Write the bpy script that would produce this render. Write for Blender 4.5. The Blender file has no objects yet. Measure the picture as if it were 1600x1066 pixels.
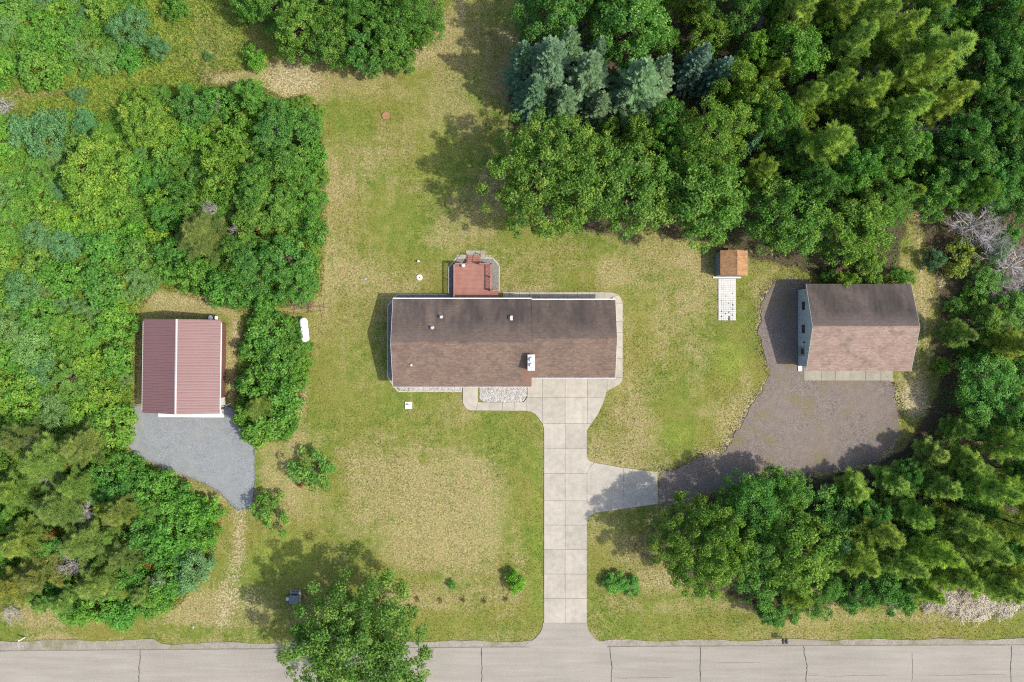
import bpy, math, random
import numpy as np

# ------------------------------------------------------------------ camera, sky, sun, exposure
H = 92.0            # flying height of the drone in metres
S = 0.0735          # metres on the ground for one photo pixel
CX, CY = 800.0, 533.0
SUN_EL = math.radians(51.5)
SUN_H = (0.95, -0.313)                       # horizontal direction towards the sun
scene = bpy.context.scene
cam_d = bpy.data.cameras.new("camera")
cam = bpy.data.objects.new("camera", cam_d)
scene.collection.objects.link(cam)
cam.location = (0, 0, H)
cam.rotation_euler = (0, 0, 0)
cam_d.sensor_width = 36.0
cam_d.lens = 18.0 * H / (800 * S)
cam_d.clip_start = 0.5
cam_d.clip_end = 6000
scene.camera = cam

world = bpy.data.worlds.new("World")
scene.world = world
world.use_nodes = True
wnt = world.node_tree
sky = wnt.nodes.new("ShaderNodeTexSky")
sky.sky_type = 'NISHITA'
sky.sun_disc = False
sky.sun_elevation = SUN_EL
sky.sun_rotation = math.atan2(SUN_H[0], SUN_H[1])
sky.air_density = 1.0
sky.dust_density = 2.5
sky.ozone_density = 0.6
bg = wnt.nodes["Background"]
bg.inputs[1].default_value = 0.15
wnt.links.new(sky.outputs[0], bg.inputs[0])

sun_d = bpy.data.lights.new("sun", 'SUN')
sun_d.energy = 2.85
sun_d.angle = math.radians(0.9)
sun_d.color = (1.0, 0.95, 0.845)
sun = bpy.data.objects.new("sun", sun_d)
scene.collection.objects.link(sun)
from mathutils import Vector, Matrix
sd = Vector((SUN_H[0] * math.cos(SUN_EL), SUN_H[1] * math.cos(SUN_EL), math.sin(SUN_EL)))
sun.rotation_euler = sd.to_track_quat('Z', 'Y').to_euler()
sun.location = (60, -20, 80)

scene.view_settings.view_transform = 'Standard'
scene.view_settings.look = 'None'
scene.view_settings.exposure = 0.88
scene.view_settings.gamma = 1.0
scene.view_settings.use_curve_mapping = False
scene.cycles.max_bounces = 5
scene.cycles.diffuse_bounces = 3
scene.cycles.glossy_bounces = 2
scene.cycles.transmission_bounces = 3
scene.cycles.caustics_reflective = False
scene.cycles.caustics_refractive = False
scene.cycles.use_denoising = False
scene.cycles.pixel_filter_type = 'BLACKMAN_HARRIS'
scene.cycles.filter_width = 1.15

random.seed(7)
RNG = np.random.default_rng(11)
C = scene.collection

def P(px, py, z=0.0):
    """a point at height z that lies on the ray of the photo pixel (px, py)"""
    k = S * (H - z) / H
    return ((px - CX) * k, (CY - py) * k, z)

def G(px, py):
    return ((px - CX) * S, (CY - py) * S)

# ------------------------------------------------------------------ materials
class NT:
    def __init__(self, name):
        self.m = bpy.data.materials.new(name)
        self.m.use_nodes = True
        self.t = self.m.node_tree
        self.b = self.t.nodes["Principled BSDF"]
        self.b.inputs["Roughness"].default_value = 0.85
        self.b.inputs["Specular IOR Level"].default_value = 0.25
        self._pos = None
    def new(self, k, **kw):
        n = self.t.nodes.new(k)
        for a, v in kw.items():
            setattr(n, a, v)
        return n
    def put(self, sock, v):
        if isinstance(v, bpy.types.NodeSocket):
            self.t.links.new(v, sock)
        else:
            if isinstance(v, (tuple, list)) and len(v) == 3 and sock.type == 'RGBA':
                v = (*v, 1)
            sock.default_value = v
    def pos(self):
        if self._pos is None:
            self._pos = self.new("ShaderNodeNewGeometry").outputs["Position"]
        return self._pos
    def objpos(self):
        return self.new("ShaderNodeTexCoord").outputs["Object"]
    def scaled(self, v, s):
        n = self.new("ShaderNodeMapping")
        self.put(n.inputs["Vector"], v)
        n.inputs["Scale"].default_value = s
        return n.outputs[0]
    def noise(self, scale, detail=3, rough=0.55, vec=None, w=0.0):
        n = self.new("ShaderNodeTexNoise")
        n.inputs["Scale"].default_value = scale
        n.inputs["Detail"].default_value = detail
        n.inputs["Roughness"].default_value = rough
        self.put(n.inputs["Vector"], vec if vec is not None else self.pos())
        return n.outputs["Fac"]
    def voro(self, scale, vec=None, out="Color"):
        n = self.new("ShaderNodeTexVoronoi")
        n.inputs["Scale"].default_value = scale
        self.put(n.inputs["Vector"], vec if vec is not None else self.pos())
        return n.outputs[out]
    def mix(self, f, a, b, mode='MIX'):
        n = self.new("ShaderNodeMix", data_type='RGBA', blend_type=mode)
        self.put(n.inputs[0], f); self.put(n.inputs[6], a); self.put(n.inputs[7], b)
        return n.outputs[2]
    def math(self, op, a, b=0.0, clamp=False):
        n = self.new("ShaderNodeMath", operation=op, use_clamp=clamp)
        self.put(n.inputs[0], a); self.put(n.inputs[1], b)
        return n.outputs[0]
    def rng(self, v, a, b, c=0.0, d=1.0):
        n = self.new("ShaderNodeMapRange")
        n.clamp = True
        self.put(n.inputs[0], v)
        for i, x in enumerate((a, b, c, d)):
            n.inputs[i + 1].default_value = x
        return n.outputs[0]
    def attr(self, name):
        return self.new("ShaderNodeAttribute", attribute_name=name)
    def sep(self, v):
        n = self.new("ShaderNodeSeparateXYZ"); self.put(n.inputs[0], v); return n.outputs
    def val(self, v):      # grey -> multiply colour
        n = self.new("ShaderNodeCombineColor")
        for i in range(3):
            self.put(n.inputs[i], v)
        return n.outputs[0]
    def bump(self, h, strength=0.4, dist=0.05):
        n = self.new("ShaderNodeBump")
        n.inputs["Strength"].default_value = strength
        n.inputs["Distance"].default_value = dist
        self.put(n.inputs["Height"], h)
        self.t.links.new(n.outputs[0], self.b.inputs["Normal"])
    def col(self, c):
        self.put(self.b.inputs["Base Color"], c)
    def rough(self, v):
        self.put(self.b.inputs["Roughness"], v)

M = {}
def plain(name, c, var=0.15, scale=3.0, rough=0.8, fine=25.0, metal=0.0, spec=0.25, finev=0.1):
    n = NT(name)
    a = n.noise(scale, 4)
    f = n.noise(fine, 2)
    k = n.math('ADD', n.rng(a, .3, .7, 1 - var, 1 + var), n.rng(f, .3, .7, -finev, finev))
    n.col(n.mix(1.0, c, n.val(k), 'MULTIPLY'))
    n.b.inputs["Roughness"].default_value = rough
    n.b.inputs["Metallic"].default_value = metal
    n.b.inputs["Specular IOR Level"].default_value = spec
    M[name] = n.m
    return n

def ground_colour(n, at):
    """lawn, straw, litter, lush weeds and bare sand mixed by the painted ground types (what grows where, with some tree shade coloured in)"""
    s = n.new("ShaderNodeSeparateColor"); n.put(s.inputs[0], at.outputs["Color"])
    dry, litter, lush = s.outputs[0], s.outputs[1], s.outputs[2]
    bare = at.outputs["Alpha"]
    big, mid, fine = n.noise(0.11, 4, .6), n.noise(0.9, 4, .65), n.noise(5.5, 3, .7)
    vf = n.noise(17, 2, .6)
    green = n.mix(n.rng(mid, .35, .65), (0.100, 0.140, 0.019), (0.152, 0.180, 0.031))
    green = n.mix(n.rng(big, .4, .62), green, (0.169, 0.164, 0.035))
    straw = n.mix(n.rng(fine, .35, .65), (.190, .164, .058), (.305, .265, .118))
    straw = n.mix(n.rng(mid, .5, .7), straw, (.245, .198, .088))
    d = n.math('ADD', n.math('ADD', dry, n.rng(mid, .3, .7, -.28, .28)), n.rng(fine, .3, .7, -.15, .15))
    mow = n.noise(1.0, 3, .6, n.scaled(n.pos(), (1.5, .10, 1)))
    mow2 = n.noise(1.0, 3, .6, n.scaled(n.pos(), (.12, 1.3, 1)))
    d = n.math('ADD', d, n.math('ADD', n.rng(mow, .3, .7, -.16, .16), n.rng(mow2, .3, .7, -.10, .10)))
    lawn = n.mix(n.rng(d, .12, .88), green, straw)
    lc = n.mix(n.rng(mid, .35, .65), (.102, .184, .023), (.230, .285, .036))
    lc = n.mix(n.rng(fine, .55, .75), lc, (.296, .281, .047))
    lit = n.mix(n.rng(fine, .35, .65), (.044, .034, .021), (.108, .080, .050))
    lit = n.mix(n.rng(mid, .5, .66), lit, (.054, .068, .020))
    sand = n.mix(n.rng(fine, .35, .65), (.285, .230, .130), (.415, .355, .225))
    c = n.mix(lush, lawn, lc)
    c = n.mix(n.rng(n.math('ADD', litter, n.rng(mid, .3, .7, -.25, .25)), .3, .7), c, lit)
    c = n.mix(n.rng(n.math('ADD', bare, n.rng(fine, .3, .7, -.3, .3)), .3, .75), c, sand)
    k = n.math('ADD', n.rng(fine, .3, .7, .80, 1.15), n.rng(vf, .3, .7, -.16, .16))
    return n.mix(1.0, c, n.val(k), 'MULTIPLY'), fine, vf

g = NT("lawn_ground")
c, fine, vf = ground_colour(g, g.attr("mask"))
g.col(c); g.rough(0.95)
g.bump(g.math('ADD', fine, vf), .55, .08)
M["ground"] = g.m

g = NT("grass_blade")
c, fine, vf = ground_colour(g, g.attr("mask"))
tone = g.attr("tone")
c = g.mix(1.0, c, tone.outputs["Color"], 'MULTIPLY')
g.col(c); g.rough(0.8)
tr = g.new("ShaderNodeBsdfTranslucent"); g.put(tr.inputs[0], c)
mx = g.new("ShaderNodeMixShader"); mx.inputs[0].default_value = 0.25
out = g.t.nodes["Material Output"]
g.t.links.new(g.b.outputs[0], mx.inputs[1]); g.t.links.new(tr.outputs[0], mx.inputs[2])
g.t.links.new(mx.outputs[0], out.inputs[0])
M["grass"] = g.m

def leaf_mat(name, a, b, hi, trans=0.3, rough=0.55):
    """leaf: per-leaf tone in attribute 'tone' (R mixes a-b, G mixes towards hi), per-plant tint in the object colour"""
    n = NT(name)
    s = n.new("ShaderNodeSeparateColor"); n.put(s.inputs[0], n.attr("tone").outputs["Color"])
    c = n.mix(s.outputs[0], a, b)
    c = n.mix(s.outputs[1], c, hi)
    oi = n.new("ShaderNodeObjectInfo")
    c = n.mix(1.0, c, oi.outputs["Color"], 'MULTIPLY')
    n.col(c); n.rough(rough); n.b.inputs["Specular IOR Level"].default_value = 0.3
    tr = n.new("ShaderNodeBsdfTranslucent")
    n.put(tr.inputs[0], n.mix(1.0, c, (1.15, 1.1, .55), 'MULTIPLY'))
    mx = n.new("ShaderNodeMixShader"); mx.inputs[0].default_value = trans
    out = n.t.nodes["Material Output"]
    n.t.links.new(n.b.outputs[0], mx.inputs[1]); n.t.links.new(tr.outputs[0], mx.inputs[2])
    n.t.links.new(mx.outputs[0], out.inputs[0])
    M[name] = n.m

leaf_mat("leaf_broad", (0.080, 0.195, 0.038), (0.159, 0.325, 0.058), (0.339, 0.480, 0.103), .45)
leaf_mat("leaf_bush", (0.091, 0.214, 0.039), (0.171, 0.345, 0.058), (0.342, 0.475, 0.100), .45)
leaf_mat("leaf_willow", (.097, .209, .074), (.161, .301, .116), (.258, .408, .179), .35)
leaf_mat("needle_pine", (0.123, 0.213, 0.047), (0.233, 0.339, 0.065), (0.456, 0.531, 0.113), .42)
leaf_mat("needle_spruce", (0.063, 0.124, 0.059), (0.103, 0.184, 0.091), (0.180, 0.291, 0.155), .2)
leaf_mat("leaf_dry", (.192, .104, .048), (.272, .176, .080), (.360, .288, .144), .2)
leaf_mat("leaf_pale", (.357, .315, .255), (.468, .425, .365), (.561, .527, .476), .2)

plain("bark", (.085, .062, .045), .3, 2.0, .9)
plain("bark_grey", (.40, .365, .36), .25, 3.0, .9)
plain("twig_brown", (.19, .12, .08), .3, 3.0, .9)

# ------------------------------------------------------------------ structure materials
def shingle(name, c1, c2, stain=0.0, stain_c=(.07, .06, .055), warm=None, streaks=()):
    n = NT(name)
    p = n.pos()
    cell = n.voro(1.0, n.scaled(p, (3.0, 6.6, 0.0)))
    cs = n.new("ShaderNodeSeparateColor"); n.put(cs.inputs[0], cell)
    gr = n.noise(30, 2, .7)
    blot = n.noise(.55, 4, .6)
    c = n.mix(cs.outputs[0], c1, c2)
    xyz = n.sep(p)
    # thin course lines
    saw = n.math('FRACT', n.math('MULTIPLY', xyz[1], 1 / .29))
    line = n.rng(saw, 0.0, .28, .86, 1.0)
    k = n.math('MULTIPLY', n.math('ADD', n.rng(blot, .3, .7, .9, 1.1), n.rng(gr, .3, .7, -.10, .10)), line)
    c = n.mix(1.0, c, n.val(k), 'MULTIPLY')
    if stain > 0:
        st = n.noise(1.0, 4, .6, n.scaled(p, (.42, .26, .1)))
        st2 = n.noise(1.0, 3, .6, n.scaled(p, (1.9, .5, .1)))
        f = n.math('ADD', n.rng(st, .36, .62, .35, 1.0), n.rng(st2, .35, .65, -.18, .18))
        yr = n.rng(xyz[1], stain_y[0], stain_y[1], 0.25, 1.0)
        f = n.math('MULTIPLY', n.math('MULTIPLY', f, yr), stain, True)
        for sx, y0, y1, w in streaks:         # rain wash below metal vents keeps the shingles clean
            d = n.math('ABSOLUTE', n.math('SUBTRACT', xyz[0], sx))
            a = n.rng(d, w * .15, w * 1.25, 1.0, 0.0)
            b = n.math('MULTIPLY', n.rng(xyz[1], y0 - .1, y0 + .1), n.rng(xyz[1], y1 - 1.5, y1, 1.0, .3))
            f = n.math('SUBTRACT', f, n.math('MULTIPLY', n.math('MULTIPLY', a, b), .75), True)
        c = n.mix(f, c, stain_c)
    else:
        pt = n.math('MULTIPLY', n.rng(n.math('ADD', n.noise(1.0, 4, .65, n.scaled(p, (.5, .9, .1))), n.rng(gr, .3, .7, -.05, .05)), .54, .64), .38)
        c = n.mix(pt, c, (.068, .052, .046))
    if warm:
        x0, x1, y0, y1 = warm
        w = n.math('MULTIPLY', n.math('MULTIPLY', n.rng(xyz[0], x0, x0 + .1), n.rng(xyz[0], x1 - .1, x1, 1, 0)),
                   n.math('MULTIPLY', n.rng(xyz[1], y0, y0 + .1), n.rng(xyz[1], y1 - .3, y1, 1, 0)))
        c = n.mix(n.math('MULTIPLY', w, .6), c, (.165, .091, .066))
    n.col(c); n.rough(.9)
    n.bump(n.math('ADD', n.math('MULTIPLY', line, .5), gr), .3, .02)
    M[name] = n.m

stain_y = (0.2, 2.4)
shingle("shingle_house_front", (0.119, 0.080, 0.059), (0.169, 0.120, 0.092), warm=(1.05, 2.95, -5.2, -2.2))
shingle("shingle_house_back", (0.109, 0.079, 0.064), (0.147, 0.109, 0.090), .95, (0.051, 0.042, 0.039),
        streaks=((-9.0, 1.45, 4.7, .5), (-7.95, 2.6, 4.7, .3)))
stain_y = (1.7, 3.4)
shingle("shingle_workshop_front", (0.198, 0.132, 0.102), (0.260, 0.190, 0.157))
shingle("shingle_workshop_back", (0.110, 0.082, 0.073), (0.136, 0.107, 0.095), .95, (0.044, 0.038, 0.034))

n = NT("shingle_shed")
p = n.pos(); xyz = n.sep(p)
cell = n.voro(1.0, n.scaled(p, (3.2, 5.0, 0)))
cs = n.new("ShaderNodeSeparateColor"); n.put(cs.inputs[0], cell)
c = n.mix(cs.outputs[0], (0.238, 0.123, 0.061), (0.343, 0.197, 0.099))
gr = n.noise(22, 2, .7)
saw = n.math('FRACT', n.math('MULTIPLY', xyz[0], 1 / .2))
k = n.math('ADD', n.rng(saw, 0, .25, .82, 1.0), n.rng(gr, .3, .7, -.1, .1))
n.col(n.mix(1.0, c, n.val(k), 'MULTIPLY')); n.rough(.9); M["shingle_shed"] = n.m

def concrete(name, c, stain, amt=.35):
    n = NT(name)
    a, b, f = n.noise(.28, 5, .65), n.noise(1.6, 4, .6), n.noise(22, 3, .7)
    oi = n.new("ShaderNodeObjectInfo")
    k = n.math('ADD', n.math('ADD', n.rng(a, .3, .7, .86, 1.08), n.rng(b, .35, .65, -.08, .08)),
               n.math('ADD', n.rng(f, .3, .7, -.06, .06), n.rng(oi.outputs["Random"], 0, 1, -.09, .07)))
    c = n.mix(1.0, c, n.val(k), 'MULTIPLY')
    tyre = n.noise(1.0, 4, .65, n.scaled(n.pos(), (1.3, .10, 1)))
    c = n.mix(n.math('MULTIPLY', n.rng(tyre, .52, .72), amt * .6), c, stain)
    c = n.mix(n.math('MULTIPLY', n.rng(n.noise(.75, 5, .7), .54, .72), amt), c, stain)
    c = n.mix(n.math('MULTIPLY', n.rng(n.noise(3.1, 2, .5), .70, .76), amt * .9), c, (.10, .09, .08))
    n.col(c); n.rough(.85); n.bump(f, .15, .01)
    M[name] = n.m
concrete("concrete", (0.343, 0.313, 0.260), (0.242, 0.222, 0.180), .5)
concrete("concrete_white", (.528, .512, .480), (.416, .400, .368), .2)
concrete("concrete_old", (.267, .248, .198), (.167, .161, .118), .6)

n = NT("asphalt_road")
p = n.pos()
a, b, f, v = n.noise(.12, 4, .6), n.noise(1.0, 4, .6, n.scaled(p, (.12, 1.6, 1))), n.noise(28, 2, .7), n.noise(9, 3, .7)
k = n.math('ADD', n.math('ADD', n.rng(a, .3, .7, .92, 1.08), n.rng(b, .35, .65, -.08, .08)),
           n.math('ADD', n.rng(f, .3, .7, -.15, .15), n.rng(v, .3, .7, -.10, .10)))
c = n.mix(n.rng(n.noise(.35, 3), .4, .62), (.240, .221, .189), (.246, .222, .191))
n.col(n.mix(1.0, c, n.val(k), 'MULTIPLY')); n.rough(.9); n.bump(f, .3, .01); M["asphalt"] = n.m

def gravel(name, c1, c2, c3, weeds=None, big=.25):
    n = NT(name)
    v1 = n.voro(9.0); v2 = n.noise(16, 3, .75); a = n.noise(.22, 4, .6); b = n.noise(1.1, 4, .65)
    s = n.new("ShaderNodeSeparateColor"); n.put(s.inputs[0], v1)
    c = n.mix(s.outputs[0], c1, c2)
    c = n.mix(n.rng(a, .40, .60, 0, .8), c, c3)
    k = n.math('ADD', n.rng(v2, .3, .7, .80, 1.20), n.rng(b, .3, .7, -.10, .10))
    c = n.mix(1.0, c, n.val(k), 'MULTIPLY')
    if weeds:
        c = n.mix(n.math('MULTIPLY', n.rng(n.math('ADD', n.noise(.33, 5, .7), n.rng(v2, .3, .7, -.06, .06)), .52, .64), .7), c, weeds)
    n.col(c); n.rough(.95); n.bump(n.math('ADD', v2, s.outputs[1]), .5, .03)
    M[name] = n.m
gravel("gravel_blue", (0.148, 0.160, 0.165), (0.217, 0.231, 0.239), (0.194, 0.201, 0.201))
gravel("gravel_brown", (0.112, 0.092, 0.080), (0.194, 0.164, 0.145), (0.164, 0.134, 0.115), (0.151, 0.128, 0.064))
gravel("gravel_shoulder", (.192, .168, .141), (.288, .258, .222), (.216, .192, .150), (.132, .129, .054))
gravel("gravel_bed", (.132, .123, .108), (.228, .213, .192), (.168, .156, .138))
gravel("joint_dirt", (0.117, 0.104, 0.081), (0.171, 0.153, 0.117), (0.144, 0.126, 0.090))

def ribbed_metal(name, c):
    n = plain(name, c, .06, .4, .42, 8, 0.0, .5, .03)
ribbed_metal("barn_metal", (0.167, 0.086, 0.082))
plain("barn_trim", (.396, .330, .318), .05, 2, .5)
plain("barn_wall", (.154, .073, .059), .12, 2, .6)
plain("siding_pale", (.378, .420, .420), .06, 1.5, .7)
plain("siding_house", (.325, .305, .273), .06, 1.5, .7)
plain("siding_shed", (.144, .180, .216), .12, 2, .75)
plain("white_paint", (.608, .601, .577), .06, 3, .6)
plain("cream_plastic", (.533, .511, .418), .06, 4, .5)
plain("dark_metal", (.045, .045, .05), .2, 6, .5)
plain("grey_metal", (.42, .43, .44), .15, 5, .4, metal=.5)
plain("galvanised", (.465, .465, .458), .2, 4, .45, metal=.3)
plain("blue_grey_paint", (.11, .14, .15), .15, 4, .5)
plain("deck_wood", (0.264, 0.126, 0.098), .14, 1.2, .75)
plain("deck_rail", (0.282, 0.131, 0.104), .12, 2.5, .7)
plain("weed_green", (.05, .075, .03), .2, 3, .9)
plain("stone_white", (.384, .366, .341), .3, 3, .85)
plain("stone_grey", (.204, .195, .180), .3, 3, .85)
plain("paver_white", (.461, .454, .425), .10, 2, .8)
plain("brick_soil", (.252, .141, .078), .15, 4, .9)
plain("crack_black", (.045, .042, .04), .2, 4, .9)
plain("tank_white", (.640, .640, .632), .05, 3, .35, spec=.5)
plain("edging_stone", (.360, .341, .291), .12, 3, .8)
n = NT("window_glass"); n.col((.03, .035, .04)); n.rough(.08); n.b.inputs["Specular IOR Level"].default_value = .6; M["glass"] = n.m

# ------------------------------------------------------------------ object helpers
def tag(o, label=None, cat=None, group=None, kind=None):
    if label: o["label"] = label
    if cat: o["category"] = cat
    if group: o["group"] = group
    if kind: o["kind"] = kind
    return o

def empty(name, loc=(0, 0, 0), rz=0.0):
    o = bpy.data.objects.new(name, None)
    o.empty_display_size = .3
    o.location = loc; o.rotation_euler = (0, 0, rz)
    C.objects.link(o)
    return o

def link(name, mesh, mat, parent=None, loc=None, rz=None):
    o = bpy.data.objects.new(name, mesh)
    if mat and not mesh.materials:
        mesh.materials.append(M[mat] if isinstance(mat, str) else mat)
    C.objects.link(o)
    if parent is not None: o.parent = parent
    if loc is not None: o.location = loc
    if rz is not None: o.rotation_euler = (0, 0, rz)
    return o

class MB:
    """collects shapes and becomes one mesh object"""
    def __init__(self): self.v, self.f = [], []
    def add(self, vs, fs):
        b = len(self.v); self.v += [tuple(x) for x in vs]; self.f += [tuple(b + i for i in f) for f in fs]; return self
    def box(self, x0, x1, y0, y1, z0, z1):
        return self.add([(x0, y0, z0), (x1, y0, z0), (x1, y1, z0), (x0, y1, z0), (x0, y0, z1), (x1, y0, z1), (x1, y1, z1), (x0, y1, z1)],
                        [(3, 2, 1, 0), (4, 5, 6, 7), (0, 1, 5, 4), (1, 2, 6, 5), (2, 3, 7, 6), (3, 0, 4, 7)])
    def prism(self, pts, z0, z1):
        pts = list(pts)
        a = sum(pts[i][0] * pts[(i + 1) % len(pts)][1] - pts[(i + 1) % len(pts)][0] * pts[i][1] for i in range(len(pts)))
        if a < 0: pts.reverse()
        n = len(pts)
        return self.add([(x, y, z0) for x, y in pts] + [(x, y, z1) for x, y in pts],
                        [tuple(range(n - 1, -1, -1)), tuple(range(n, 2 * n))] + [(i, (i + 1) % n, n + (i + 1) % n, n + i) for i in range(n)])
    def slab(self, quad, t):
        """a quad in space given thickness t downwards (vertical)"""
        q = [tuple(p) for p in quad]
        return self.add([(x, y, z - t) for x, y, z in q] + q, [(3, 2, 1, 0), (4, 5, 6, 7), (0, 1, 5, 4), (1, 2, 6, 5), (2, 3, 7, 6), (3, 0, 4, 7)])
    def cyl(self, x, y, z0, z1, r, n=14, r1=None):
        r1 = r if r1 is None else r1
        v = [(x + r * math.cos(2 * math.pi * i / n), y + r * math.sin(2 * math.pi * i / n), z0) for i in range(n)]
        v += [(x + r1 * math.cos(2 * math.pi * i / n), y + r1 * math.sin(2 * math.pi * i / n), z1) for i in range(n)]
        return self.add(v, [tuple(range(n - 1, -1, -1)), tuple(range(n, 2 * n))] + [(i, (i + 1) % n, n + (i + 1) % n, n + i) for i in range(n)])
    def tube(self, p0, p1, r0, r1, n=6):
        p0, p1 = Vector(p0), Vector(p1)
        d = (p1 - p0)
        if d.length < 1e-6: return self
        d.normalize()
        a = d.orthogonal().normalized(); b = d.cross(a)
        v = []
        for p, r in ((p0, r0), (p1, r1)):
            for i in range(n):
                t = 2 * math.pi * i / n
                v.append(tuple(p + (a * math.cos(t) + b * math.sin(t)) * r))
        return self.add(v, [tuple(range(n - 1, -1, -1)), tuple(range(n, 2 * n))] + [(i, (i + 1) % n, n + (i + 1) % n, n + i) for i in range(n)])
    def lathe(self, prof, n=16, axis='Z'):
        v, f = [], []
        for r, z in prof:
            for i in range(n):
                t = 2 * math.pi * i / n
                v.append((r * math.cos(t), r * math.sin(t), z) if axis == 'Z' else (r * math.cos(t), z, r * math.sin(t)))
        for j in range(len(prof) - 1):
            for i in range(n):
                q = (j * n + i, j * n + (i + 1) % n, (j + 1) * n + (i + 1) % n, (j + 1) * n + i)
                f.append(q if axis == 'Z' else q[::-1])
        return self.add(v, f)
    def mesh(self, name):
        m = bpy.data.meshes.new(name); m.from_pydata(self.v, [], self.f); m.update(); return m
    def build(self, name, mat, parent=None, loc=None, rz=None, smooth=False):
        m = self.mesh(name)
        if smooth:
            m.polygons.foreach_set("use_smooth", [True] * len(m.polygons))
        return link(name, m, mat, parent, loc, rz)

def shrink(pts, d):
    """move every edge of a convex-ish outline inwards by d"""
    n = len(pts)
    a = sum(pts[i][0] * pts[(i + 1) % n][1] - pts[(i + 1) % n][0] * pts[i][1] for i in range(n))
    pts = pts if a > 0 else pts[::-1]
    out = []
    for i in range(n):
        p, c, q = Vector(pts[i - 1]), Vector(pts[i]), Vector(pts[(i + 1) % n])
        e1, e2 = (c - p).normalized(), (q - c).normalized()
        n1, n2 = Vector((-e1.y, e1.x)), Vector((-e2.y, e2.x))
        m = (n1 + n2)
        k = d / max(.35, 1 + n1.dot(n2)) if m.length > 1e-6 else d
        out.append(tuple(c + m * k))
    return out

def gpoly(pp): return [G(x, y) for x, y in pp]

def rough_poly(pp, step=6, amp=1.5, seed=1):
    """outline in photo pixels with a ragged natural edge"""
    r = random.Random(seed); out = []
    for i in range(len(pp)):
        a, b = pp[i], pp[(i + 1) % len(pp)]
        L = math.hypot(b[0] - a[0], b[1] - a[1]); k = max(1, int(L / step))
        for j in range(k):
            t = j / k
            out.append((a[0] + (b[0] - a[0]) * t + r.uniform(-amp, amp), a[1] + (b[1] - a[1]) * t + r.uniform(-amp, amp)))
    return out

def np_mesh(name, verts, faces_flat, nper, mat, attrs=None):
    """fast mesh from arrays: all faces have nper corners"""
    me = bpy.data.meshes.new(name)
    nv, nf = len(verts), len(faces_flat) // nper
    me.vertices.add(nv); me.vertices.foreach_set("co", np.asarray(verts, np.float32).ravel())
    me.loops.add(nf * nper); me.loops.foreach_set("vertex_index", np.asarray(faces_flat, np.int32))
    me.polygons.add(nf); me.polygons.foreach_set("loop_start", np.arange(0, nf * nper, nper, dtype=np.int32))
    for k, a in (attrs or {}).items():
        at = me.attributes.new(k, 'FLOAT_COLOR', 'POINT')
        at.data.foreach_set("color", np.asarray(a, np.float32).ravel())
    me.update(calc_edges=True)
    if mat: me.materials.append(M[mat])
    return me

# ------------------------------------------------------------------ where what grows, and where tree shade is tinted into the lawn (photo pixels on the ground)
def vnoise(x, y, scale, seed):
    r = np.random.default_rng(seed); t = r.random((256, 256))
    x = x / scale + 1000; y = y / scale + 1000
    xi, yi = np.floor(x).astype(int), np.floor(y).astype(int)
    fx, fy = x - xi, y - yi
    fx, fy = fx * fx * (3 - 2 * fx), fy * fy * (3 - 2 * fy)
    a = t[xi % 256, yi % 256]; b = t[(xi + 1) % 256, yi % 256]; c = t[xi % 256, (yi + 1) % 256]; d = t[(xi + 1) % 256, (yi + 1) % 256]
    return (a * (1 - fx) + b * fx) * (1 - fy) + (c * (1 - fx) + d * fx) * fy
def fbm(x, y, scale, seed): return (vnoise(x, y, scale, seed) + .5 * vnoise(x, y, scale / 2.1, seed + 1) + .25 * vnoise(x, y, scale / 4.3, seed + 2)) / 1.75

def sdist(poly, x, y):
    """signed distance to an outline, positive inside"""
    p = np.array(poly, float); d2 = np.full(x.shape, 1e12); ins = np.zeros(x.shape, bool)
    for i in range(len(p)):
        a, b = p[i], p[(i + 1) % len(p)]
        e = b - a; wx, wy = x - a[0], y - a[1]
        t = np.clip((wx * e[0] + wy * e[1]) / max(1e-9, e @ e), 0, 1)
        d2 = np.minimum(d2, (wx - e[0] * t) ** 2 + (wy - e[1] * t) ** 2)
        if a[1] != b[1]:
            c = ((a[1] > y) != (b[1] > y)) & (x < (b[0] - a[0]) * (y - a[1]) / (b[1] - a[1]) + a[0])
            ins ^= c
    return np.where(ins, 1, -1) * np.sqrt(d2)

WOODS = [(835, -400), (812, 60), (800, 150), (795, 260), (815, 330), (870, 352), (940, 360), (985, 372), (1010, 350), (1050, 372), (1120, 385), (1250, 425), (1330, 432), (1405, 425),
         (1418, 330), (1432, 325), (1455, 430), (1485, 520), (1470, 600), (1440, 660), (1405, 712), (1330, 738), (1240, 748), (1130, 768), (1045, 805),
         (1040, 880), (1075, 918), (1150, 930), (1205, 958), (1300, 940), (1440, 945), (2200, 945), (2200, -400)]
NORTH = [(395, -400), (388, 20), (430, 60), (470, 88), (560, 98), (640, 90), (685, 40), (695, -400)]
LEFT = [(-600, -400), (395, -400), (385, 55), (400, 105), (340, 112), (320, 135), (400, 135), (470, 170), (500, 210), (508, 330), (500, 460), (440, 478), (380, 486),
        (330, 470), (250, 446), (218, 480), (208, 640), (200, 695), (250, 738), (330, 785), (340, 830), (318, 900), (270, 950), (100, 970), (85, 935), (30, 935), (-600, 950)]
TANKBED = [(388, 492), (466, 492), (486, 545), (468, 620), (452, 685), (405, 690), (368, 640), (372, 560)]
FIELD = [(230, -100), (385, -100), (395, 70), (330, 120), (180, 160), (0, 175), (-200, 180), (-200, 140), (150, 130), (260, 110)]

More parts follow.
